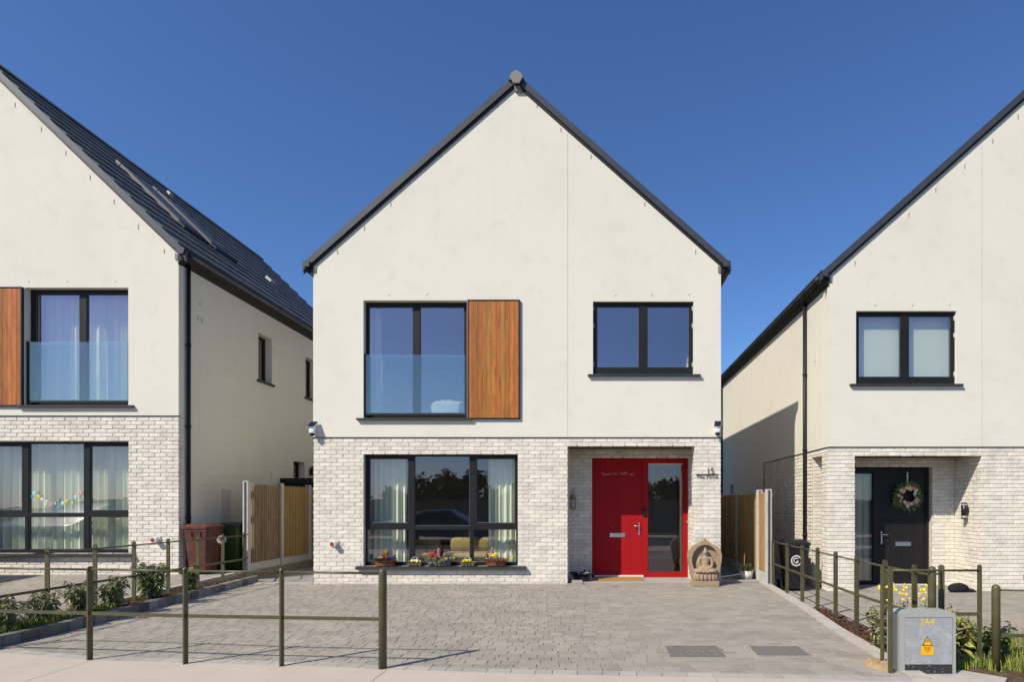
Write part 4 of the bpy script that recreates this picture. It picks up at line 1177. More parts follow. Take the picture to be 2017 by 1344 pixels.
# ------------------------------------------------------------------ porch things
# stone niche with a seated figure
t = thing('stone_statue', 'sandstone niche with seated meditating figure leaning by the house number pier', 'statue', (FX(1389, 11.15), 11.17, 0.0))
out = [(-.225, .12), (-.25, .20), (-.295, .45), (-.305, .55), (-.285, .64), (-.23, .71), (-.12, .77), (-.04, .825), (0, .87), (.04, .825), (.12, .77), (.23, .71), (.285, .64), (.305, .55), (.295, .45), (.25, .20), (.225, .12)]
b = B(); b.prism(out, .05, .16); obj('back_slab', b, 'sandstone', t)
hole = [(.225*cos(a), .50 + .25*sin(a) if sin(a) > 0 else .50 + .30*sin(a)) for a in [radians(-75 + k*330/32 - 0) for k in range(33)]]
# rim of the niche: outline ring joined to an oval opening
N_ = 48
def ray_out(a):
    d = (cos(a), sin(a)); best = 0.1
    c = (0, .48)
    for p, q in zip(out, out[1:] + out[:1]):
        ex, ey = q[0]-p[0], q[1]-p[1]; den = d[0]*ey - d[1]*ex
        if abs(den) < 1e-9: continue
        s_ = ((p[0]-c[0])*ey - (p[1]-c[1])*ex)/den; u_ = ((p[0]-c[0])*d[1] - (p[1]-c[1])*d[0])/den
        if s_ > 0 and -1e-6 <= u_ <= 1+1e-6: best = max(best, s_)
    return (c[0] + d[0]*best, c[1] + d[1]*best)
ring_o = [ray_out(2*pi*k/N_) for k in range(N_)]; ring_i = [(.24*cos(2*pi*k/N_), .475 + .275*sin(2*pi*k/N_)) for k in range(N_)]
V = [(x, -.03, z) for x, z in ring_o] + [(x, -.03, z) for x, z in ring_i] + [(x, .052, z) for x, z in ring_i] + [(x, .052, z) for x, z in ring_o]
F = [(k, (k+1) % N_, (k+1) % N_ + N_, k + N_) for k in range(N_)] + [(k + N_, (k+1) % N_ + N_, (k+1) % N_ + 2*N_, k + 2*N_) for k in range(N_)] + [(k, k + 3*N_, (k+1) % N_ + 3*N_, (k+1) % N_) for k in range(N_)]
b = B(); b.add(V, F); obj('niche_rim', b, 'sandstone', t)
b = B()
for k in range(7):
    a = -1.0 + k*2.0/6; b.ball((.20*sin(a*1.1), -.03 - .06*cos(a), .175), (.045, .045, .085), 10, 8)
b.rbox(-.21, .21, -.06, .12, .11, .24, .03)
obj('lotus_base', b, 'sandstone', t)
b = B(); b.rbox(-.24, .24, -.12, .17, 0, .10, .012); obj('plinth', b, 'sandstone', t)
b = B()
b.ball((0, -.03, .43), (.075, .055, .12)); b.ball((0, -.03, .50), (.10, .05, .05)); b.ball((0, -.035, .35), (.085, .06, .06))
b.ball((0, -.05, .62), (.042, .045, .055)); b.ball((0, -.035, .675), (.028, .03, .03)); b.ball((0, -.04, .56), (.025, .025, .04)); b.ball((0, -.093, .615), (.008, .012, .016))
b.ball((-.044, -.04, .615), (.008, .012, .025)); b.ball((.044, -.04, .615), (.008, .012, .025))
for sx in (-1, 1):
    for k in range(6):
        f_ = k/5; b.ball((sx*(.095 + .03*sin(f_*3)), -.035 - .02*f_, .50 - .15*f_), (.03, .03, .04))
    for k in range(5):
        f_ = k/4; b.ball((sx*(.115 - .09*f_), -.055 - .05*sin(f_*1.6), .345 - .03*f_), (.026, .026, .024))
    for k in range(6):
        f_ = k/5; b.ball((sx*(.05 + .12*f_), -.06 - .05*sin(f_*pi), .275 + .01*f_), (.045, .045, .038))
    for k in range(5):
        f_ = k/4; b.ball((sx*(.16 - .2*f_), -.10 - .02*f_, .27), (.036, .034, .032))
b.ball((0, -.11, .318), (.05, .025, .02))
def rm(o):
    m_ = o.modifiers.new('r', 'REMESH'); m_.mode = 'VOXEL'; m_.voxel_size = .0085
    m2 = o.modifiers.new('s', 'SMOOTH'); m2.factor = .5; m2.iterations = 2
me = modified(b, 'figure', rm); me.polygons.foreach_set('use_smooth', [True]*len(me.polygons)); obj('figure', me, 'sandstone', t)

t = thing('doormat', 'tan coir doormat in front of the red door', 'doormat', (FX(1221, 12.25), 12.2, .0))
b = B(); b.rbox(-.46, .46, -.24, .24, -.004, .018, .006); obj('mat', b, 'coir', t)
t = thing('doormat', 'orange brown doormat in front of the black door', 'doormat', (FX(1782, 12.3), 12.2, -.17))
b = B(); b.rbox(-.42, .42, -.2, .2, 0, .022, .006); obj('mat', b, 'coir', t)
t = thing('paving_block', 'pale loose paving block beside the porch corner of the middle house', 'block', (FX(1137, 11.5), 11.50, .0))
b = B(); b.rbox(-.10, .10, -.06, .06, 0, .06, .006); obj('block', b, 'paver_pale', t)
t = thing('pot_plant', 'dark pot of dusky leaves and white flowers in the porch corner', 'plant', (FX(1146, 11.95), 11.9, .0))
b = B(); b.lathe([(.13, 0), (.16, .09), (.145, .09), (.14, .07)], n=14); obj('pot', b, 'black_plastic', t)
b = B(); greens(b, (.0, 0, .09), .2, .14, .10, 150, .09, .035, .3); obj('foliage', b, 'leaf_dark', t)
b = B(); flowers(b, (.08, -.05, .10), .16, .08, 16, .018); obj('blossom', b, 'white_petal', t)
t = thing('pot_plant', 'white pot with a small plant at the foot of the right hand fence', 'plant', (2.98, 12.2, .0))
b = B(); b.lathe([(.11, 0), (.14, .17), (.125, .17), (.12, .14)], n=14); obj('pot', b, 'offwhite', t)
b = B(); greens(b, (-.05, 0, .15), .1, .1, .15, 70, .16, .04, .2); obj('foliage', b, 'leaf', t)
t = thing('cloth_bag', 'black cloth bag slumped against brick beside the black door', 'bag', (FX(1884, 11.42), 11.36, -.16))
b = B(); b.ball((0, 0, .09), (.20, .09, .10), 18, 10); b.ball((.16, 0, .045), (.14, .06, .05), 14, 8); b.ball((.29, 0, .025), (.05, .03, .025), 10, 6)
b.v = [(x + .012*noise.noise(Vector((x*14, y*14, z*14))), y, max(0.0, z + .02*noise.noise(Vector((x*11, y*11, z*11 + 4))))) for x, y, z in b.v]
obj('sack', b, 'bagcloth', t)

# wreath on the black door
t = thing('wreath', 'green leafy wreath with pink and peach flowers on the black door', 'wreath', (FX(1788, 12.45), 12.47, FZ(978, 12.45)))
t.scale = (1.15, 1, 1.15)
b = B()
for k in range(420):
    a = RND.uniform(0, 2*pi); r = RND.uniform(.13, .22); p = (r*cos(a), RND.uniform(-.05, .03), r*sin(a))
    d = (cos(a) + .9*-sin(a)*RND.uniform(-.3, 1), RND.uniform(-.5, .1), sin(a) + .9*cos(a)*RND.uniform(-.3, 1)); b.leaf(p, d, RND.uniform(.05, .10), .022)
obj('leaves', b, 'leaf', t)
b = B()
for k in range(28): a = k*2*pi/28; b.cyl((.16*cos(a), 0, .16*sin(a)), (.16*cos(a + .25), 0, .16*sin(a + .25)), .03, n=7)
obj('ring', b, 'leaf_dark', t)
for mt, n in (('pink_rose', 14), ('peach_petal', 14), ('pale_yellow', 8), ('white_petal', 6)):
    b = B()
    for k in range(n):
        a = RND.uniform(0, 2*pi); r = RND.uniform(.115, .19); b.ball((r*cos(a), -.05, r*sin(a)), (.022, .016, .022), 7, 5)
        for q in range(5): b.ball((r*cos(a) + .02*cos(q*1.26), -.045, r*sin(a) + .02*sin(q*1.26)), (.014, .01, .014), 6, 4)
    obj('blossom', b, mt, t)
b = B(); b.box(-.012, .012, -.012, -.004, .18, .42); obj('ribbon', b, 'offwhite', t)

# ------------------------------------------------------------------ board fences between the houses
def board_fence(label, x, y_posts, z0, h_board, h_gravel, boards_face, mats, first_post, wide=.07, gap=.27):
    t = thing('board_fence', label, 'fence', (x, y_posts[0], z0), group='timber board fences with concrete posts')
    for i, y in enumerate(y_posts):
        yy = y - y_posts[0]
        b = B(); b.rbox(-.055, .055, yy - .05, yy + .05, -.1, h_board + h_gravel + .06, .008)
        p = obj('post', b, 'post_concrete', t)
        b = B(); b.box(-.02, .02, yy - .056, yy - .0495, 0, h_board + h_gravel + .04); obj('post_slot', b, 'joint_dark', p)
    for i, (ya, yb) in enumerate(zip(y_posts, y_posts[1:])):
        a, c = ya - y_posts[0] + .052, yb - y_posts[0] - .052
        b = B(); b.box(-.022, .022, a, c, -.1, h_gravel); obj('gravel_board', b, 'post_concrete', t)
        for zr in (.25, .9, 1.4):
            b = B(); b.box(-boards_face*.07, -boards_face*.003, a, c, h_gravel + zr, h_gravel + zr + .06); obj('fence_rail', b, mats[i], t)
        n = max(1, int(round((c-a)/wide))); w = (c-a)/n
        for k in range(n):
            b = B(); y0 = a + k*w + w*gap; y1 = a + (k+1)*w - w*gap
            dz_ = RND.uniform(-.006, .006)
            f0, f1 = sorted((boards_face*.0, boards_face*.024))
            ym = (y0+y1)/2; zt = h_gravel + h_board
            b.add([(f0, y0, h_gravel + .01), (f1, y0, h_gravel + .01), (f1, y1, h_gravel + .01), (f0, y1, h_gravel + .01),
                   (f0, y0, zt - .02 + dz_), (f1, y0, zt - .02 + dz_), (f1, y1, zt - .02 + dz_), (f0, y1, zt - .02 + dz_), (f0, ym, zt + .008 + dz_), (f1, ym, zt + .008 + dz_)],
                  [(0,3,2,1), (0,1,5,4), (2,3,7,6), (0,4,8,7,3), (1,2,6,9,5), (4,5,9,8), (6,7,8,9)])
            obj('board', b, mats[i], t)
            # filler board behind, half a step on
            if k < n - 1:
                b = B(); g0, g1 = sorted((-boards_face*.001, -boards_face*.016)); b.box(g0 - boards_face*.11, g1 - boards_face*.11, a + (k+.6)*w, a + (k+1.4)*w, h_gravel + .012, zt - .03); obj('board', b, mats[i], t)
    return t
board_fence('brown slatted board fence with pale concrete posts between left and middle house', -6.93, (12.15, 13.45, 14.75, 16.6, 18.4), .0, 1.58, .31, 1,
            ('fence_brown', 'fence_wood', 'fence_wood', 'fence_wood'), 0)
board_fence('golden board fence with grey concrete posts between middle and right house', 3.20, (11.42, 12.05, 13.85, 15.65, 17.45), -.07, 1.50, .28, -1,
            ('fence_wood', 'fence_wood', 'fence_wood', 'fence_wood'), 0, wide=.12, gap=.03)
t = thing('side_gate', 'black painted gate across the passage behind the brown fence', 'gate', (-7.37, 15.2, .16))
for k in range(6):
    b = B(); b.box(-.44 + k*.147 + .004, -.44 + (k+1)*.147 - .004, 0, .03, .05, 1.86); obj('board', b, 'black_paint', t)
b = B(); b.box(-.45, .46, -.04, .06, 1.86, 1.98); obj('top_beam', b, 'black_paint', t)

# ------------------------------------------------------------------ estate railings
def dome_post(b, x, y, z0, h, r, n=12):
    prof = [(r, 0), (r, h - r)] + [(r*cos(a), h - r + r*sin(a)) for a in (pi/8, pi/4, 3*pi/8)] + [(r*.08, h)]
    return b.lathe(prof, (x, y, z0), n)
def railing(label, posts, rails, r=.0205, group='olive green estate railings', kinds=None):
    """posts: (x,y,z0,h[,'bollard']); rails: heights above each post's foot"""
    o0 = posts[0]
    t = thing('railing', label, 'railing', (o0[0], o0[1], o0[2]), group=group)
    L0 = Vector((o0[0], o0[1], o0[2]))
    for p in posts:
        if len(p) > 4 and p[4] == 'none': continue
        bol = len(p) > 4 and p[4] == 'bollard'
        b = B()
        if bol: dome_post(b, p[0]-L0.x, p[1]-L0.y, p[2]-L0.z - .1, p[3] + .1, .036, 18)
        else:
            k_ = min(posts.index(p), len(posts)-2); dr_ = Vector((posts[k_+1][0]-posts[k_][0], posts[k_+1][1]-posts[k_][1], 0)).normalized()
            wd_ = Vector((-dr_.y, dr_.x, 0)); hw = .027; th = .007
            ol = [(-hw, -.1), (hw, -.1)] + [(hw*cos(pi*q/8), p[3] - hw + hw*sin(pi*q/8)) for q in range(9)]
            c_ = Vector((p[0]-L0.x, p[1]-L0.y, p[2]-L0.z)); n_ = len(ol)
            b.add([c_ + wd_*u + Vector((0, 0, w)) + dr_*e for e in (-th, th) for u, w in ol],
                  [tuple(range(n_)), tuple(range(2*n_-1, n_-1, -1))] + [(i, i+n_, (i+1) % n_ + n_, (i+1) % n_) for i in range(n_)])
        obj('bollard_post' if bol else 'post', b, 'olive_paint', t)
    for (za, flat) in rails:
        for p, q in zip(posts, posts[1:]):
            A = Vector((p[0], p[1], p[2] + za)) - L0; C_ = Vector((q[0], q[1], q[2] + za)) - L0
            b = B()
            if flat:
                d = (C_ - A).normalized(); s_ = Vector((-d.y, d.x, 0)).normalized()*.005; u_ = Vector((0, 0, .016))
                b.add([A - s_ - u_, A + s_ - u_, A + s_ + u_, A - s_ + u_, C_ - s_ - u_, C_ + s_ - u_, C_ + s_ + u_, C_ - s_ + u_], [(0,1,2,3), (7,6,5,4), (0,4,5,1), (1,5,6,2), (2,6,7,3), (3,7,4,0)])
            else: b.cyl(A, C_, .0105, n=8)
            obj('rail', b, 'olive_paint', t)
    return t
railing('olive railing along the footpath in front of the middle drive ending in a bollard',
        [(-6.4, 6.02, 0, .9), (-4.83, 5.845, 0, .895), (-3.82, 5.70, 0, .90), (-2.885, 5.62, 0, .90), (-1.93, 5.535, 0, .905, 'bollard')], [(.862, False), (.445, True)])
railing('olive railing in the shrub bed left of the middle drive',
        [(-6.60, 5.95, .09, .86)] + [(-6.60, y, .10, .86) for y in (6.67, 7.37, 8.07, 8.75, 9.45, 10.15, 10.83, 11.5)] + [(-6.84, 12.05, .1, .86, 'none')], [(.80, False), (.36, True)])
railing('olive railing along the right edge of the middle drive',
        [(3.25, 11.3, -.02, .85), (3.17, 10.2, -.01, .86), (3.12, 9.3, 0, .87), (3.10, 8.6, 0, .88), (3.08, 7.9, 0, .88), (3.07, 7.24, 0, .88), (3.08, 6.55, 0, .89), (3.10, 5.98, .0, .895), (3.14, 5.74, 0, .905, 'bollard'), (3.34, 5.94, 0, .90)], [(.82, False), (.42, True)])
railing('short olive railing behind the grey electricity cabinet',
        [(2.66, 5.71, 0, .905), (3.56, 5.70, 0, .925)], [(.868, False), (.462, True)])
railing('olive railing with thick bollard post at the right edge of the picture',
        [(3.66, 5.62, -.09, .84, 'bollard'), (4.75, 5.50, -.10, .84), (5.85, 5.38, -.11, .84), (6.9, 5.27, -.12, .84)], [(.79, False), (.375, True)])
t = thing('steel_stake', 'thin rusty brown steel angle standing against the grey cabinet', 'stake', (2.565, 5.37, -.02))
b = B(); b.box(0, .032, 0, .004, 0, .96); b.box(0, .004, .004, .032, 0, .96); obj('angle', b, 'olive_paint', t)

# ------------------------------------------------------------------ electricity cabinet
t = thing('electricity_cabinet', 'grey galvanised electricity cabinet marked 2A4 with yellow danger sign', 'cabinet', (2.925, 5.42, -.02))
W, Hh, Dp = .495, .555, .19
b = B(); b.prism([(-W/2, 0), (W/2, 0), (W/2, Hh - .016), (W/2 - .05, Hh), (-W/2 + .05, Hh), (-W/2, Hh - .016)], .012, Dp); obj('body', b, 'galv_edge', t)
b = B(); b.plate([-W/2 + .0, W/2], [.0, Hh - .017], [(-W/2 + .045, W/2 - .026, -.1, Hh - .052)], lambda u, v_, d: (u, d - .006, v_), .017); obj('front_frame', b, 'galv_edge', t)
b = B(); b.rbox(-W/2 + .048, W/2 - .029, -.002, .011, .085, Hh - .055, .003); dr = obj('door', b, 'galv', t)
b = B(); b.box(-W/2 + .046, W/2 - .027, .003, .011, .0, .083); obj('plinth', b, 'plinth', t)
b = B(); b.box(-W/2 - .03, -W/2 - .004, .02, .17, 0, Hh - .02); obj('side_flange', b, 'galv_edge', t)
tm = text_mesh('2A4', .078, .001); o = obj('number', tm, 'paint_yellow', t); o.location = (-.005, -.0032, Hh - .117); o.rotation_euler = (pi/2, 0, 0)
b = B(); b.prism([(-.047, .252), (.045, .252), (-.001, .338)], -.0045, -.0025); sg = obj('warning_sign', b, 'ink', t)
b = B(); b.prism([(-.037, .258), (.035, .258), (-.001, .325)], -.0056, -.0046); obj('sign_face', b, 'sign_yellow', sg)
b = B(); b.prism([(.004, .312), (-.010, .288), (.001, .290), (-.004, .270), (.009, .296), (-.001, .294)], -.0064, -.0057); obj('bolt_symbol', b, 'sign_red', sg)
b = B(); b.prism([(-.058, .172), (.052, .172), (.052, .250), (-.058, .250)], -.0045, -.0025); pl = obj('warning_plate', b, 'sign_yellow', t)
tm = text_mesh('Danger', .022, .0006); o = obj('lettering', tm, 'ink', pl); o.location = (-.002, -.0052, .228); o.rotation_euler = (pi/2, 0, 0)
b = B()
for z_, w_ in ((.216, .03), (.207, .02), (.190, .006)): b.box(-w_, w_, -.0052, -.0046, z_ - .0018, z_ + .0018)
obj('small_print', b, 'sign_red', pl)
b = B(); b.cyl((-W/2 + .08, -.003, .135), (-W/2 + .08, -.006, .135), .018, n=14); obj('lock_cover', b, 'galv_edge', t)

# ------------------------------------------------------------------ bins
def wheelie_bin(label, loc, rz, body, lid, logo, logo_pos, wheel_front=False):
    t = thing('wheelie_bin', label, 'bin', loc, rz, group='wheelie bins'); t.scale = (.90, .90, .95)
    b = B(); w0, w1, d0, d1, h = .40, .52, .42, .60, .92
    loops = []
    for f_, z in ((0, .05), (.5, .5), (.93, h - .06), (1.06, h - .055), (1.06, h)):
        w, d = w0 + (w1-w0)*f_, d0 + (d1-d0)*f_; c = .05
        loops.append([(x, y, z) for x, y in ((-w/2 + c, -d/2), (w/2 - c, -d/2), (w/2, -d/2 + c), (w/2, d/2 - c), (w/2 - c, d/2), (-w/2 + c, d/2), (-w/2, d/2 - c), (-w/2, -d/2 + c))])
    V = [p for l in loops for p in l]; m_ = len(loops)
    F = [(j*8+i, j*8+(i+1) % 8, (j+1)*8+(i+1) % 8, (j+1)*8+i) for j in range(m_-1) for i in range(8)] + [tuple(range(7, -1, -1)), tuple(range((m_-1)*8, m_*8))]
    b.add(V, F); obj('body', b, body, t)
    b = B()
    V = [(x*1.08, y*1.06, h + .002) for x, y, z in loops[-1]] + [(x*1.08, y*1.06, h + .05) for x, y, z in loops[-1]] + [(x*.75, y*.75, h + .10) for x, y, z in loops[-1]]
    b.add(V, [(j*8+i, j*8+(i+1) % 8, (j+1)*8+(i+1) % 8, (j+1)*8+i) for j in range(2) for i in range(8)] + [tuple(range(7, -1, -1)), tuple(range(16, 24))]); ld = obj('lid', b, lid, t)
    b = B(); b.cyl((-.26, .36, h + .02), (.26, .36, h + .02), .018, n=8); b.box(-.25, -.21, .28, .36, h, h + .035); b.box(.21, .25, .28, .36, h, h + .035); obj('handle', b, lid, t)
    for x in (-.08, .1):
        b = B(); b.box(x - .006, x + .006, -.315, -.29, h - .15, h - .06); obj('front_rib', b, body, t)
    yw = -.16 if wheel_front else .24
    for x in (-.27, .25):
        b = B(); b.cyl((x - .025, yw, .10), (x + .025, yw, .10), .10, n=18); wh = obj('wheel', b, 'tyre', t)
        b = B(); b.cyl((x - .03, yw, .10), (x + .03, yw, .10), .055, n=14); obj('hub', b, 'meter', wh)
    if logo:
        x, y, z, tilt = logo_pos
        b = B(); n = 28; V = []; F = []
        for k in range(n):
            a = 2*pi*k/n
            for r in (.085, .112): V.append((r*cos(a), 0, r*sin(a)))
        F = [(2*k, 2*k+1, (2*k+3) % (2*n), (2*k+2) % (2*n)) for k in range(n)]
        b.add(V, F)
        b.v += [(p[0], -.003, p[2]) for p in V]; b.f += [tuple(i + 2*n for i in f) for f in F]; b.sm += [False]*len(F)
        # curled arrow inside the ring
        arc = [(.05*cos(a), -.001, .05*sin(a)) for a in [radians(40 + q*25) for q in range(12)]]
        b.tube(arc, .012, 5); b.tube([arc[-1], (.005, -.001, -.01), (.05, -.001, -.012)], .011, 5)
        o = obj('recycling_mark', b, 'offwhite', t); o.location = (x, y, z); o.rotation_euler = (tilt, 0, 0)
    return t
wheelie_bin('reddish brown wheelie bin beside the left house downpipe', (-7.545, 11.78, .15), radians(3), 'bin_brown', 'bin_brown', False, None)
wheelie_bin('green wheelie bin with dark lid next to the concrete fence post', (-7.36, 12.5, .15), radians(-4), 'bin_green', 'bin_green_dark', False, None)
wheelie_bin('black wheelie bin with round white recycling mark beside the right house', (3.78, 11.75, -.16), radians(-4), 'bin_black', 'bin_black', True, (-.02, -.292, .62, .1))
t = thing('bin_emblem', 'round pale stand-in for the bin reel hanging on the left railing', 'emblem', (-6.62, 10.83, .86))  # rings added by the railing in place of the round mark on a bin
b = B()
for rr in (.035, .05, .062): b.tube([(rr*cos(2*pi*k/18)*.8, rr*cos(2*pi*k/18)*.6, rr*sin(2*pi*k/18)) for k in range(19)], .011, 6)
obj('emblem_rings', b, 'meter', t)

# ------------------------------------------------------------------ covers let into the drive
def cover(label, r, bars):
    t = thing('drain_cover', label, 'cover', ((r[0]+r[1])/2, (r[2]+r[3])/2, -.012), group='metal covers in the drive')
    w, d = (r[1]-r[0])/2, (r[3]-r[2])/2
    b = B(); b.plate([-w, w], [-d, d], [(-w + .015, w - .015, -d + .015, d - .015)], lambda u, v_, dd: (u, v_, .014 - dd), .02); obj('frame', b, 'iron', t)
    if bars:
        n = 17; b0 = B(); b0.box(-w + .012, w - .012, -d + .012, d - .012, -.012, -.006); obj('pit', b0, 'joint_dark', t)
        for k in range(n):
            x = -w + .02 + (2*w - .04)*k/(n-1); b = B(); b.box(x - .0065, x + .0065, -d + .014, d - .014, -.004, .013); obj('bar', b, 'iron', t)
        b = B(); 
        for yy in (-d*.35, d*.35): b.box(-w + .014, w - .014, yy - .004, yy + .004, -.004, .011)
        obj('cross_bar', b, 'iron', t)
    else:
        b = B(); b.box(-w + .016, w - .016, -d + .016, d - .016, -.01, .011); obj('plate', b, 'iron', t)
        b = B()
        for i in range(12):
            for j in range(8): x = -w + .04 + i*(2*w - .08)/11; y_ = -d + .04 + j*(2*d - .08)/7; b.box(x - .008, x + .008, y_ - .008, y_ + .008, .011, .014)
        obj('tread_studs', b, 'iron', t, kind='stuff')
    return t
cover('barred metal drain grate in the drive', COVERS[0], True)
cover('studded metal inspection cover in the drive near the right edge', COVERS[1], False)

# ------------------------------------------------------------------ planting
def shrub(label, x, y, z, h, rad, n, mat, ln=.082, wd=.024, droop=.7, cat='shrub', name='shrub', group=None, upright=.4):
    t = thing(name, label, cat, (x, y, z), group=group)
    b = B(); stems = []
    for k in range(max(9, int(rad*75))):
        a = RND.uniform(0, 2*pi); r = rad*.8*sqrt(RND.random()); hh = h*RND.uniform(.55, 1.0)
        top = Vector((r*cos(a), r*sin(a), hh)); base = Vector((r*cos(a)*.25, r*sin(a)*.25, -.03))
        b.cyl(base, top, .006, .003, 5); stems.append((base, top))
    obj('stem', b, 'stem', t)
    b = B()
    for _ in range(n):
        s0, s1 = RND.choice(stems); f_ = RND.uniform(.15, 1.03)**.8; p = s0.lerp(s1, f_)
        a = RND.uniform(0, 2*pi)
        d = Vector((cos(a), sin(a), RND.uniform(-.5, 1.0)*upright*2))
        b.leaf(p, d, ln*RND.uniform(.6, 1.25), wd*RND.uniform(.8, 1.2), droop=droop)
    obj('foliage', b, mat, t, fix=False)
    return t
GL = 'young shrubs in the left bed'
shrub('low olive leaved shrub in the left bed nearest the footpath', -6.50, 6.72, .09, .40, .26, 1000, 'leaf_olive', group=GL)
shrub('straggly olive shrub in the left bed behind the second railing post', -6.54, 7.22, .09, .38, .21, 700, 'leaf_olive', group=GL)
shrub('loose olive shrub in the left bed left of the nearest thin railing post', -6.50, 7.70, .09, .44, .22, 850, 'leaf_olive', group=GL)
shrub('tall drooping shrub in the left bed right of the nearest thin railing post', -6.50, 8.25, .09, .47, .22, 950, 'leaf_olive', group=GL)
shrub('largest dense green shrub in the left bed', -6.52, 9.00, .09, .54, .30, 2000, 'leaf', .075, .024, group=GL)
shrub('small round green shrub in the left bed nearest the bins', -6.52, 9.85, .09, .44, .18, 850, 'leaf', .07, .024, group=GL)
def grass(name, label, pts_fn, n, h0, h1, mat='grassblade', w=.007):
    b = B()
    for _ in range(n):
        x, y, z = pts_fn(); a = RND.uniform(0, 2*pi); hh = RND.uniform(h0, h1); l = RND.uniform(.1, .6)*hh
        d = Vector((cos(a), sin(a), 0)); s_ = Vector((-sin(a), cos(a), 0))*w
        p = Vector((x, y, z))
        b.add([p - s_, p + s_, p + d*l*.4 + Vector((0, 0, hh*.6)) + s_*.6, p + d*l*.4 + Vector((0, 0, hh*.6)) - s_*.6, p + d*l + Vector((0, 0, hh))], [(0,1,2,3), (3,2,4)])
    o = obj(name, b, mat, fix=False, kind='stuff'); o['label'] = label; o['category'] = 'grass'
    return o
def lg():
    y = 6.3 + 2.0*RND.random()**1.3; return (RND.uniform(-6.72, ledge(y) - .13), y, .075)
grass('bed_grass', 'bright green grass under the shrubs of the left bed', lg, 2600, .04, .13)
def lg2():
    y = RND.uniform(8, 11.6); return (RND.uniform(-6.72, ledge(y) - .13), y, .07)
grass('bed_weeds', 'sparse weeds on the soil of the left bed', lg2, 500, .02, .07)
def rg():
    x = 3.05 + 3.2*RND.random(); y = RND.uniform(5.56, 6.85) if x < 4 else RND.uniform(5.5, 6.9)
    return (x, y, -.05)
grass('bed_grass', 'rough green grass beside and behind the grey cabinet', rg, 12000, .03, .16, w=.0045)
def sg():
    return (RND.uniform(4.0, 5.2), RND.uniform(5.75, 6.4), -.05)
grass('dry_grass', 'pale dry grass stalks at the right edge', sg, 60, .3, .5, 'straw', .003)
GR = 'plants around the grey cabinet'
shrub('dense yellow green shrub left of the grey cabinet by the railing', 2.96, 6.35, -.02, .46, .17, 620, 'leaf_olive', .07, .026, .3, group=GR)
shrub('small pale green shrub between railing posts behind the grey cabinet', 2.93, 5.98, -.02, .34, .10, 160, 'leaf_yellow', .07, .032, .4, group=GR)
shrub('broad leaved plant climbing beside the thick right hand bollard', 3.52, 5.95, -.06, .58, .14, 190, 'leaf_yellow', .11, .05, .6, group=GR)
shrub('dark bushy plant right of the thick bollard', 3.85, 6.0, -.08, .42, .24, 420, 'leaf', .10, .035, .5, group=GR)
shrub('large leaved pale plant at the right edge of the bed', 4.12, 5.66, -.08, .34, .14, 120, 'leaf_yellow', .13, .05, .6, group=GR)
t = shrub('tall plant with bright yellow flowers behind the grey cabinet', 3.26, 6.45, -.04, .55, .26, 260, 'leaf_yellow', .08, .03, .3, cat='flower', name='flowering_plant', group=GR)
b = B(); flowers(b, (-.02, 0, .28), .27, .40, 60, .017); obj('blossom', b, 'yellow_petal', t)
t = shrub('wispy plant with few flowers right of the grey cabinet', 3.42, 6.1, -.05, .45, .14, 90, 'straw', .07, .012, .2, cat='flower', name='flowering_plant', group=GR)
b = B(); flowers(b, (0, 0, .3), .14, .16, 7, .014); obj('blossom', b, 'pale_yellow', t)
# bark and sand
b = B()
for _ in range(900):
    y = RND.uniform(8.1, 11.5); x = RND.uniform(-6.75, ledge(y) - .12); a = RND.uniform(0, pi); z = .10 + RND.uniform(-.015, .02); l = RND.uniform(.015, .04)
    d = Vector((cos(a), sin(a), RND.uniform(-.3, .3)))*l; s_ = Vector((-sin(a), cos(a), .3))*l*.35
    p = Vector((x, y, z)); b.add([p - d - s_, p + d - s_, p + d + s_, p - d + s_, p + Vector((0, 0, .008))], [(0,1,4), (1,2,4), (2,3,4), (3,0,4)])
for _ in range(700):
    y = RND.uniform(5.95, 8.6); x = RND.uniform(redge(y) + .18, 3.25); a = RND.uniform(0, pi); z = -.015 + RND.uniform(-.01, .03); l = RND.uniform(.01, .03)
    d = Vector((cos(a), sin(a), RND.uniform(-.3, .3)))*l; s_ = Vector((-sin(a), cos(a), .3))*l*.5
    p = Vector((x, y, z)); b.add([p - d - s_, p + d - s_, p + d + s_, p - d + s_, p + Vector((0, 0, .012))], [(0,1,4), (1,2,4), (2,3,4), (3,0,4)])
o = obj('bark_chips', b, 'bark', kind='stuff'); o['label'] = 'brown bark chips scattered over the planting beds'; o['category'] = 'bark'
b = B(); V = []; n = 22
for j in range(n+1):
    for i in range(n+1):
        x = 2.46 + .30*i/n; y = 5.42 + .46*j/n; u, v_ = (i/n - .5)*2, (j/n - .5)*2
        hh = max(0, 1 - u*u - v_*v_); V.append((x, y, -.012 + .05*hh*(1 + .9*noise.noise(Vector((x*12, y*12, 0)))) + .022*hh*noise.noise(Vector((x*38, y*38, 5)))))
b.add(V, [(j*(n+1)+i, j*(n+1)+i+1, (j+1)*(n+1)+i+1, (j+1)*(n+1)+i) for j in range(n) for i in range(n)], True)
o = obj('sand_heap', b, 'sand', kind='stuff', fix=False); o['label'] = 'small heap of sand at the foot of the corner railing post'; o['category'] = 'sand'

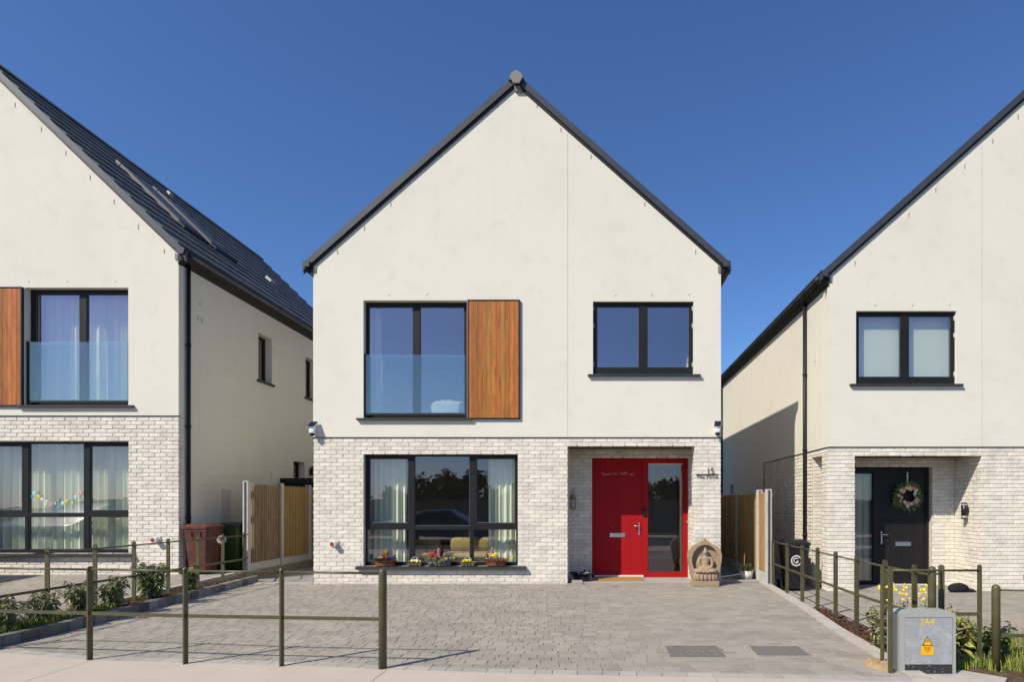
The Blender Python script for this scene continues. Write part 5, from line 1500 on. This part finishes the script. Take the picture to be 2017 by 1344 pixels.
# ------------------------------------------------------------------ house behind, seen in the slot
t = thing('rear_house', 'grey brick house far behind seen in the slot between middle and right house', 'house', (7.5, 34, -.2))
b = B(); b.box(-4.5, 4.5, 0, 8, 0, 6.2); obj('wall', b, 'rear_brick', t)
b = B(); b.prism([(-.3, 6.2), (8.3, 6.2), (4, 9.4)], -4.8, 4.8, 'x'); obj('roof', b, 'slate', t)
for z in (1.2, 3.9):
    for x in (-3, -1, 1.5):
        b = B(); b.box(x, x + .9, -.03, .02, z, z + 1.3); w = obj('window', b, 'anthracite', t)
        b = B(); b.box(x + .07, x + .83, -.04, -.031, z + .07, z + 1.23); obj('pane', b, 'solar', w)

# ------------------------------------------------------------------ across the road (mirrored in the windows)
def car(label, x, y, z, rz, paint):
    t = thing('parked_car', label, 'car', (x, y, z), rz, group='parked saloon cars')
    prof = [(-2.2, .35), (-2.22, .62), (-2.05, .80), (-1.35, .90), (-.55, 1.36), (.45, 1.40), (1.25, 1.12), (1.75, .95), (2.15, .90), (2.22, .60), (2.18, .32)]
    b = B(); n = len(prof); V = []; F = []
    for w, sh in ((-.86, 0), (-.90, 0), (.90, 0), (.86, 0)):
        pass
    secs = [(-.88, 1), (-.80, .0), (.80, .0), (.88, 1)]
    rows = []
    for yy, zz in prof:
        hw_low = .89; hw = .89 if zz < .93 else .89 - (zz - .93)*.55
        rows.append([(yy, -hw, zz), (yy, -hw*.8, zz + .02), (yy, hw*.8, zz + .02), (yy, hw, zz)])
    V = [p for r in rows for p in r]
    F = [(j*4+i, j*4+i+1, (j+1)*4+i+1, (j+1)*4+i) for j in range(n-1) for i in range(3)]
    k = len(V); V += [(p[0], p[1], .28) for p in V[:]]
    F += [tuple(j*4 for j in range(n)) + tuple(), tuple(j*4+3 for j in range(n-1, -1, -1)), (0, 3, 2, 1), ((n-1)*4, (n-1)*4+1, (n-1)*4+2, (n-1)*4+3)]
    b.add(V[:k], F, True); obj('body', b, paint, t)
    for s in (-1, 1):
        b = B(); q = [(-1.15, .94), (-.5, 1.29), (.42, 1.33), (1.1, 1.08), (1.0, .95)]
        b.add([(a, s*(.895 - max(0, c - .93)*.55), c) for a, c in q] + [(a, s*(.87 - max(0, c - .93)*.55), c) for a, c in q], [(0,1,2,3,4), (9,8,7,6,5)] + [(i, (i+1) % 5, (i+1) % 5 + 5, i + 5) for i in range(5)]); obj('side_window', b, 'solar', t)
        for xw in (-1.38, 1.38):
            b = B(); b.cyl((xw, s*.70, .32), (xw, s*.905, .32), .32, n=24); wh = obj('wheel', b, 'tyre', t)
            b = B(); b.cyl((xw, s*.90, .32), (xw, s*.915, .32), .21, n=16); obj('rim', b, 'rim', wh)
        b = B(); b.rbox(2.12, 2.235, s*.62 - .15, s*.62 + .15, .62, .74, .02); obj('headlight', b, 'lamp_lens', t)
        b = B(); b.rbox(-2.235, -2.12, s*.64 - .15, s*.64 + .15, .64, .78, .02); obj('tail_light', b, 'lamp_red', t)
        b = B(); b.rbox(.72, .88, s*.99 - .09, s*.99 + .09, .95, 1.07, .03); obj('wing_mirror', b, paint, t)
    return t
car('dark blue saloon parked across the road mirrored in the middle house window', -6.6, -2.6, Z_ROAD, pi, 'car_paint')
car('silver saloon parked across the road mirrored in the left house window', -17.5, -2.6, Z_ROAD, pi, 'car_silver')
car('dark saloon on the left house drive outside the picture throwing a shadow into it', -11.8, 8.6, .09, pi/2, 'car_paint')

def tree(label, x, y, h, r, mat, n, seed):
    rr = random.Random(seed)
    t = thing('broadleaf_tree', label, 'tree', (x, y, -.1), group='trees across the road')
    b = B(); b.cyl((0, 0, 0), (0, 0, h*.55), .16, .09, 8)
    cl = []
    for k in range(16):
        a = rr.uniform(0, 2*pi); q = r*sqrt(rr.random())*.8; c = Vector((q*cos(a), q*sin(a), h*rr.uniform(.12, .9))); cl.append((c, r*rr.uniform(.3, .5)))
        b.cyl((0, 0, h*.35), c, .05, .015, 5)
    obj('trunk', b, 'bark_trunk', t)
    b = B()
    for _ in range(n):
        c, q = rr.choice(cl); d = Vector((rr.gauss(0, 1), rr.gauss(0, 1), rr.gauss(0, 1))).normalized()
        b.leaf(c + d*q*rr.random()**.4, (rr.uniform(-1, 1), rr.uniform(-1, 1), rr.uniform(-1, .6)), rr.uniform(.25, .5), .26, up=(rr.uniform(-1,1), rr.uniform(-1,1), 1))
    obj('crown', b, mat, t, fix=False)
TL = [(-10.6, -23, 4.7, 1.9)] + [(-33 + 3.3*k, -25 - 1.5*(k % 3), (3.3, 2.9, 3.6, 3.1)[k % 4], 2.0) for k in range(14)]
WH = ['tallest round tree across the road mirrored in the middle of the ground floor window']
ORD = ['first', 'second', 'third', 'fourth', 'fifth', 'sixth', 'seventh', 'eighth', 'ninth', 'tenth', 'eleventh', 'twelfth', 'thirteenth', 'fourteenth']
WH += ['%s low tree from the left behind the dark fence across the road' % q for q in ORD]
for i, (x, y, h, r) in enumerate(TL): tree(WH[i], x, y, h, r, 'tree_leaf', 3200, 50 + i)
t = thing('boundary_fence', 'long dark timber fence across the road mirrored in the windows', 'fence', (0, -11, -.1))
for k in range(28):
    x = -30 + k*1.85; b = B(); b.box(x - .05, x + .05, -.05, .05, 0, 1.95); obj('post', b, 'bark_trunk', t)
    b = B(); b.box(x + .05, x + 1.8, -.015, .015, .05, 1.85); obj('fence_panel', b, 'fence_brown', t)
t = thing('street_lamp', 'tall grey street lamp across the road mirrored in the window', 'street lamp', (-17.2, -21, -.1))
b = B(); b.cyl((0, 0, 0), (0, 0, 6.0), .09, .05, 10); obj('column', b, 'iron', t)
b = B(); b.cyl((0, 0, 5.9), (1.0, 0, 6.05), .035, n=8); obj('arm', b, 'iron', t)
b = B(); b.rbox(.8, 1.5, -.12, .12, 6.0, 6.14, .04); obj('lamp_head', b, 'iron', t)
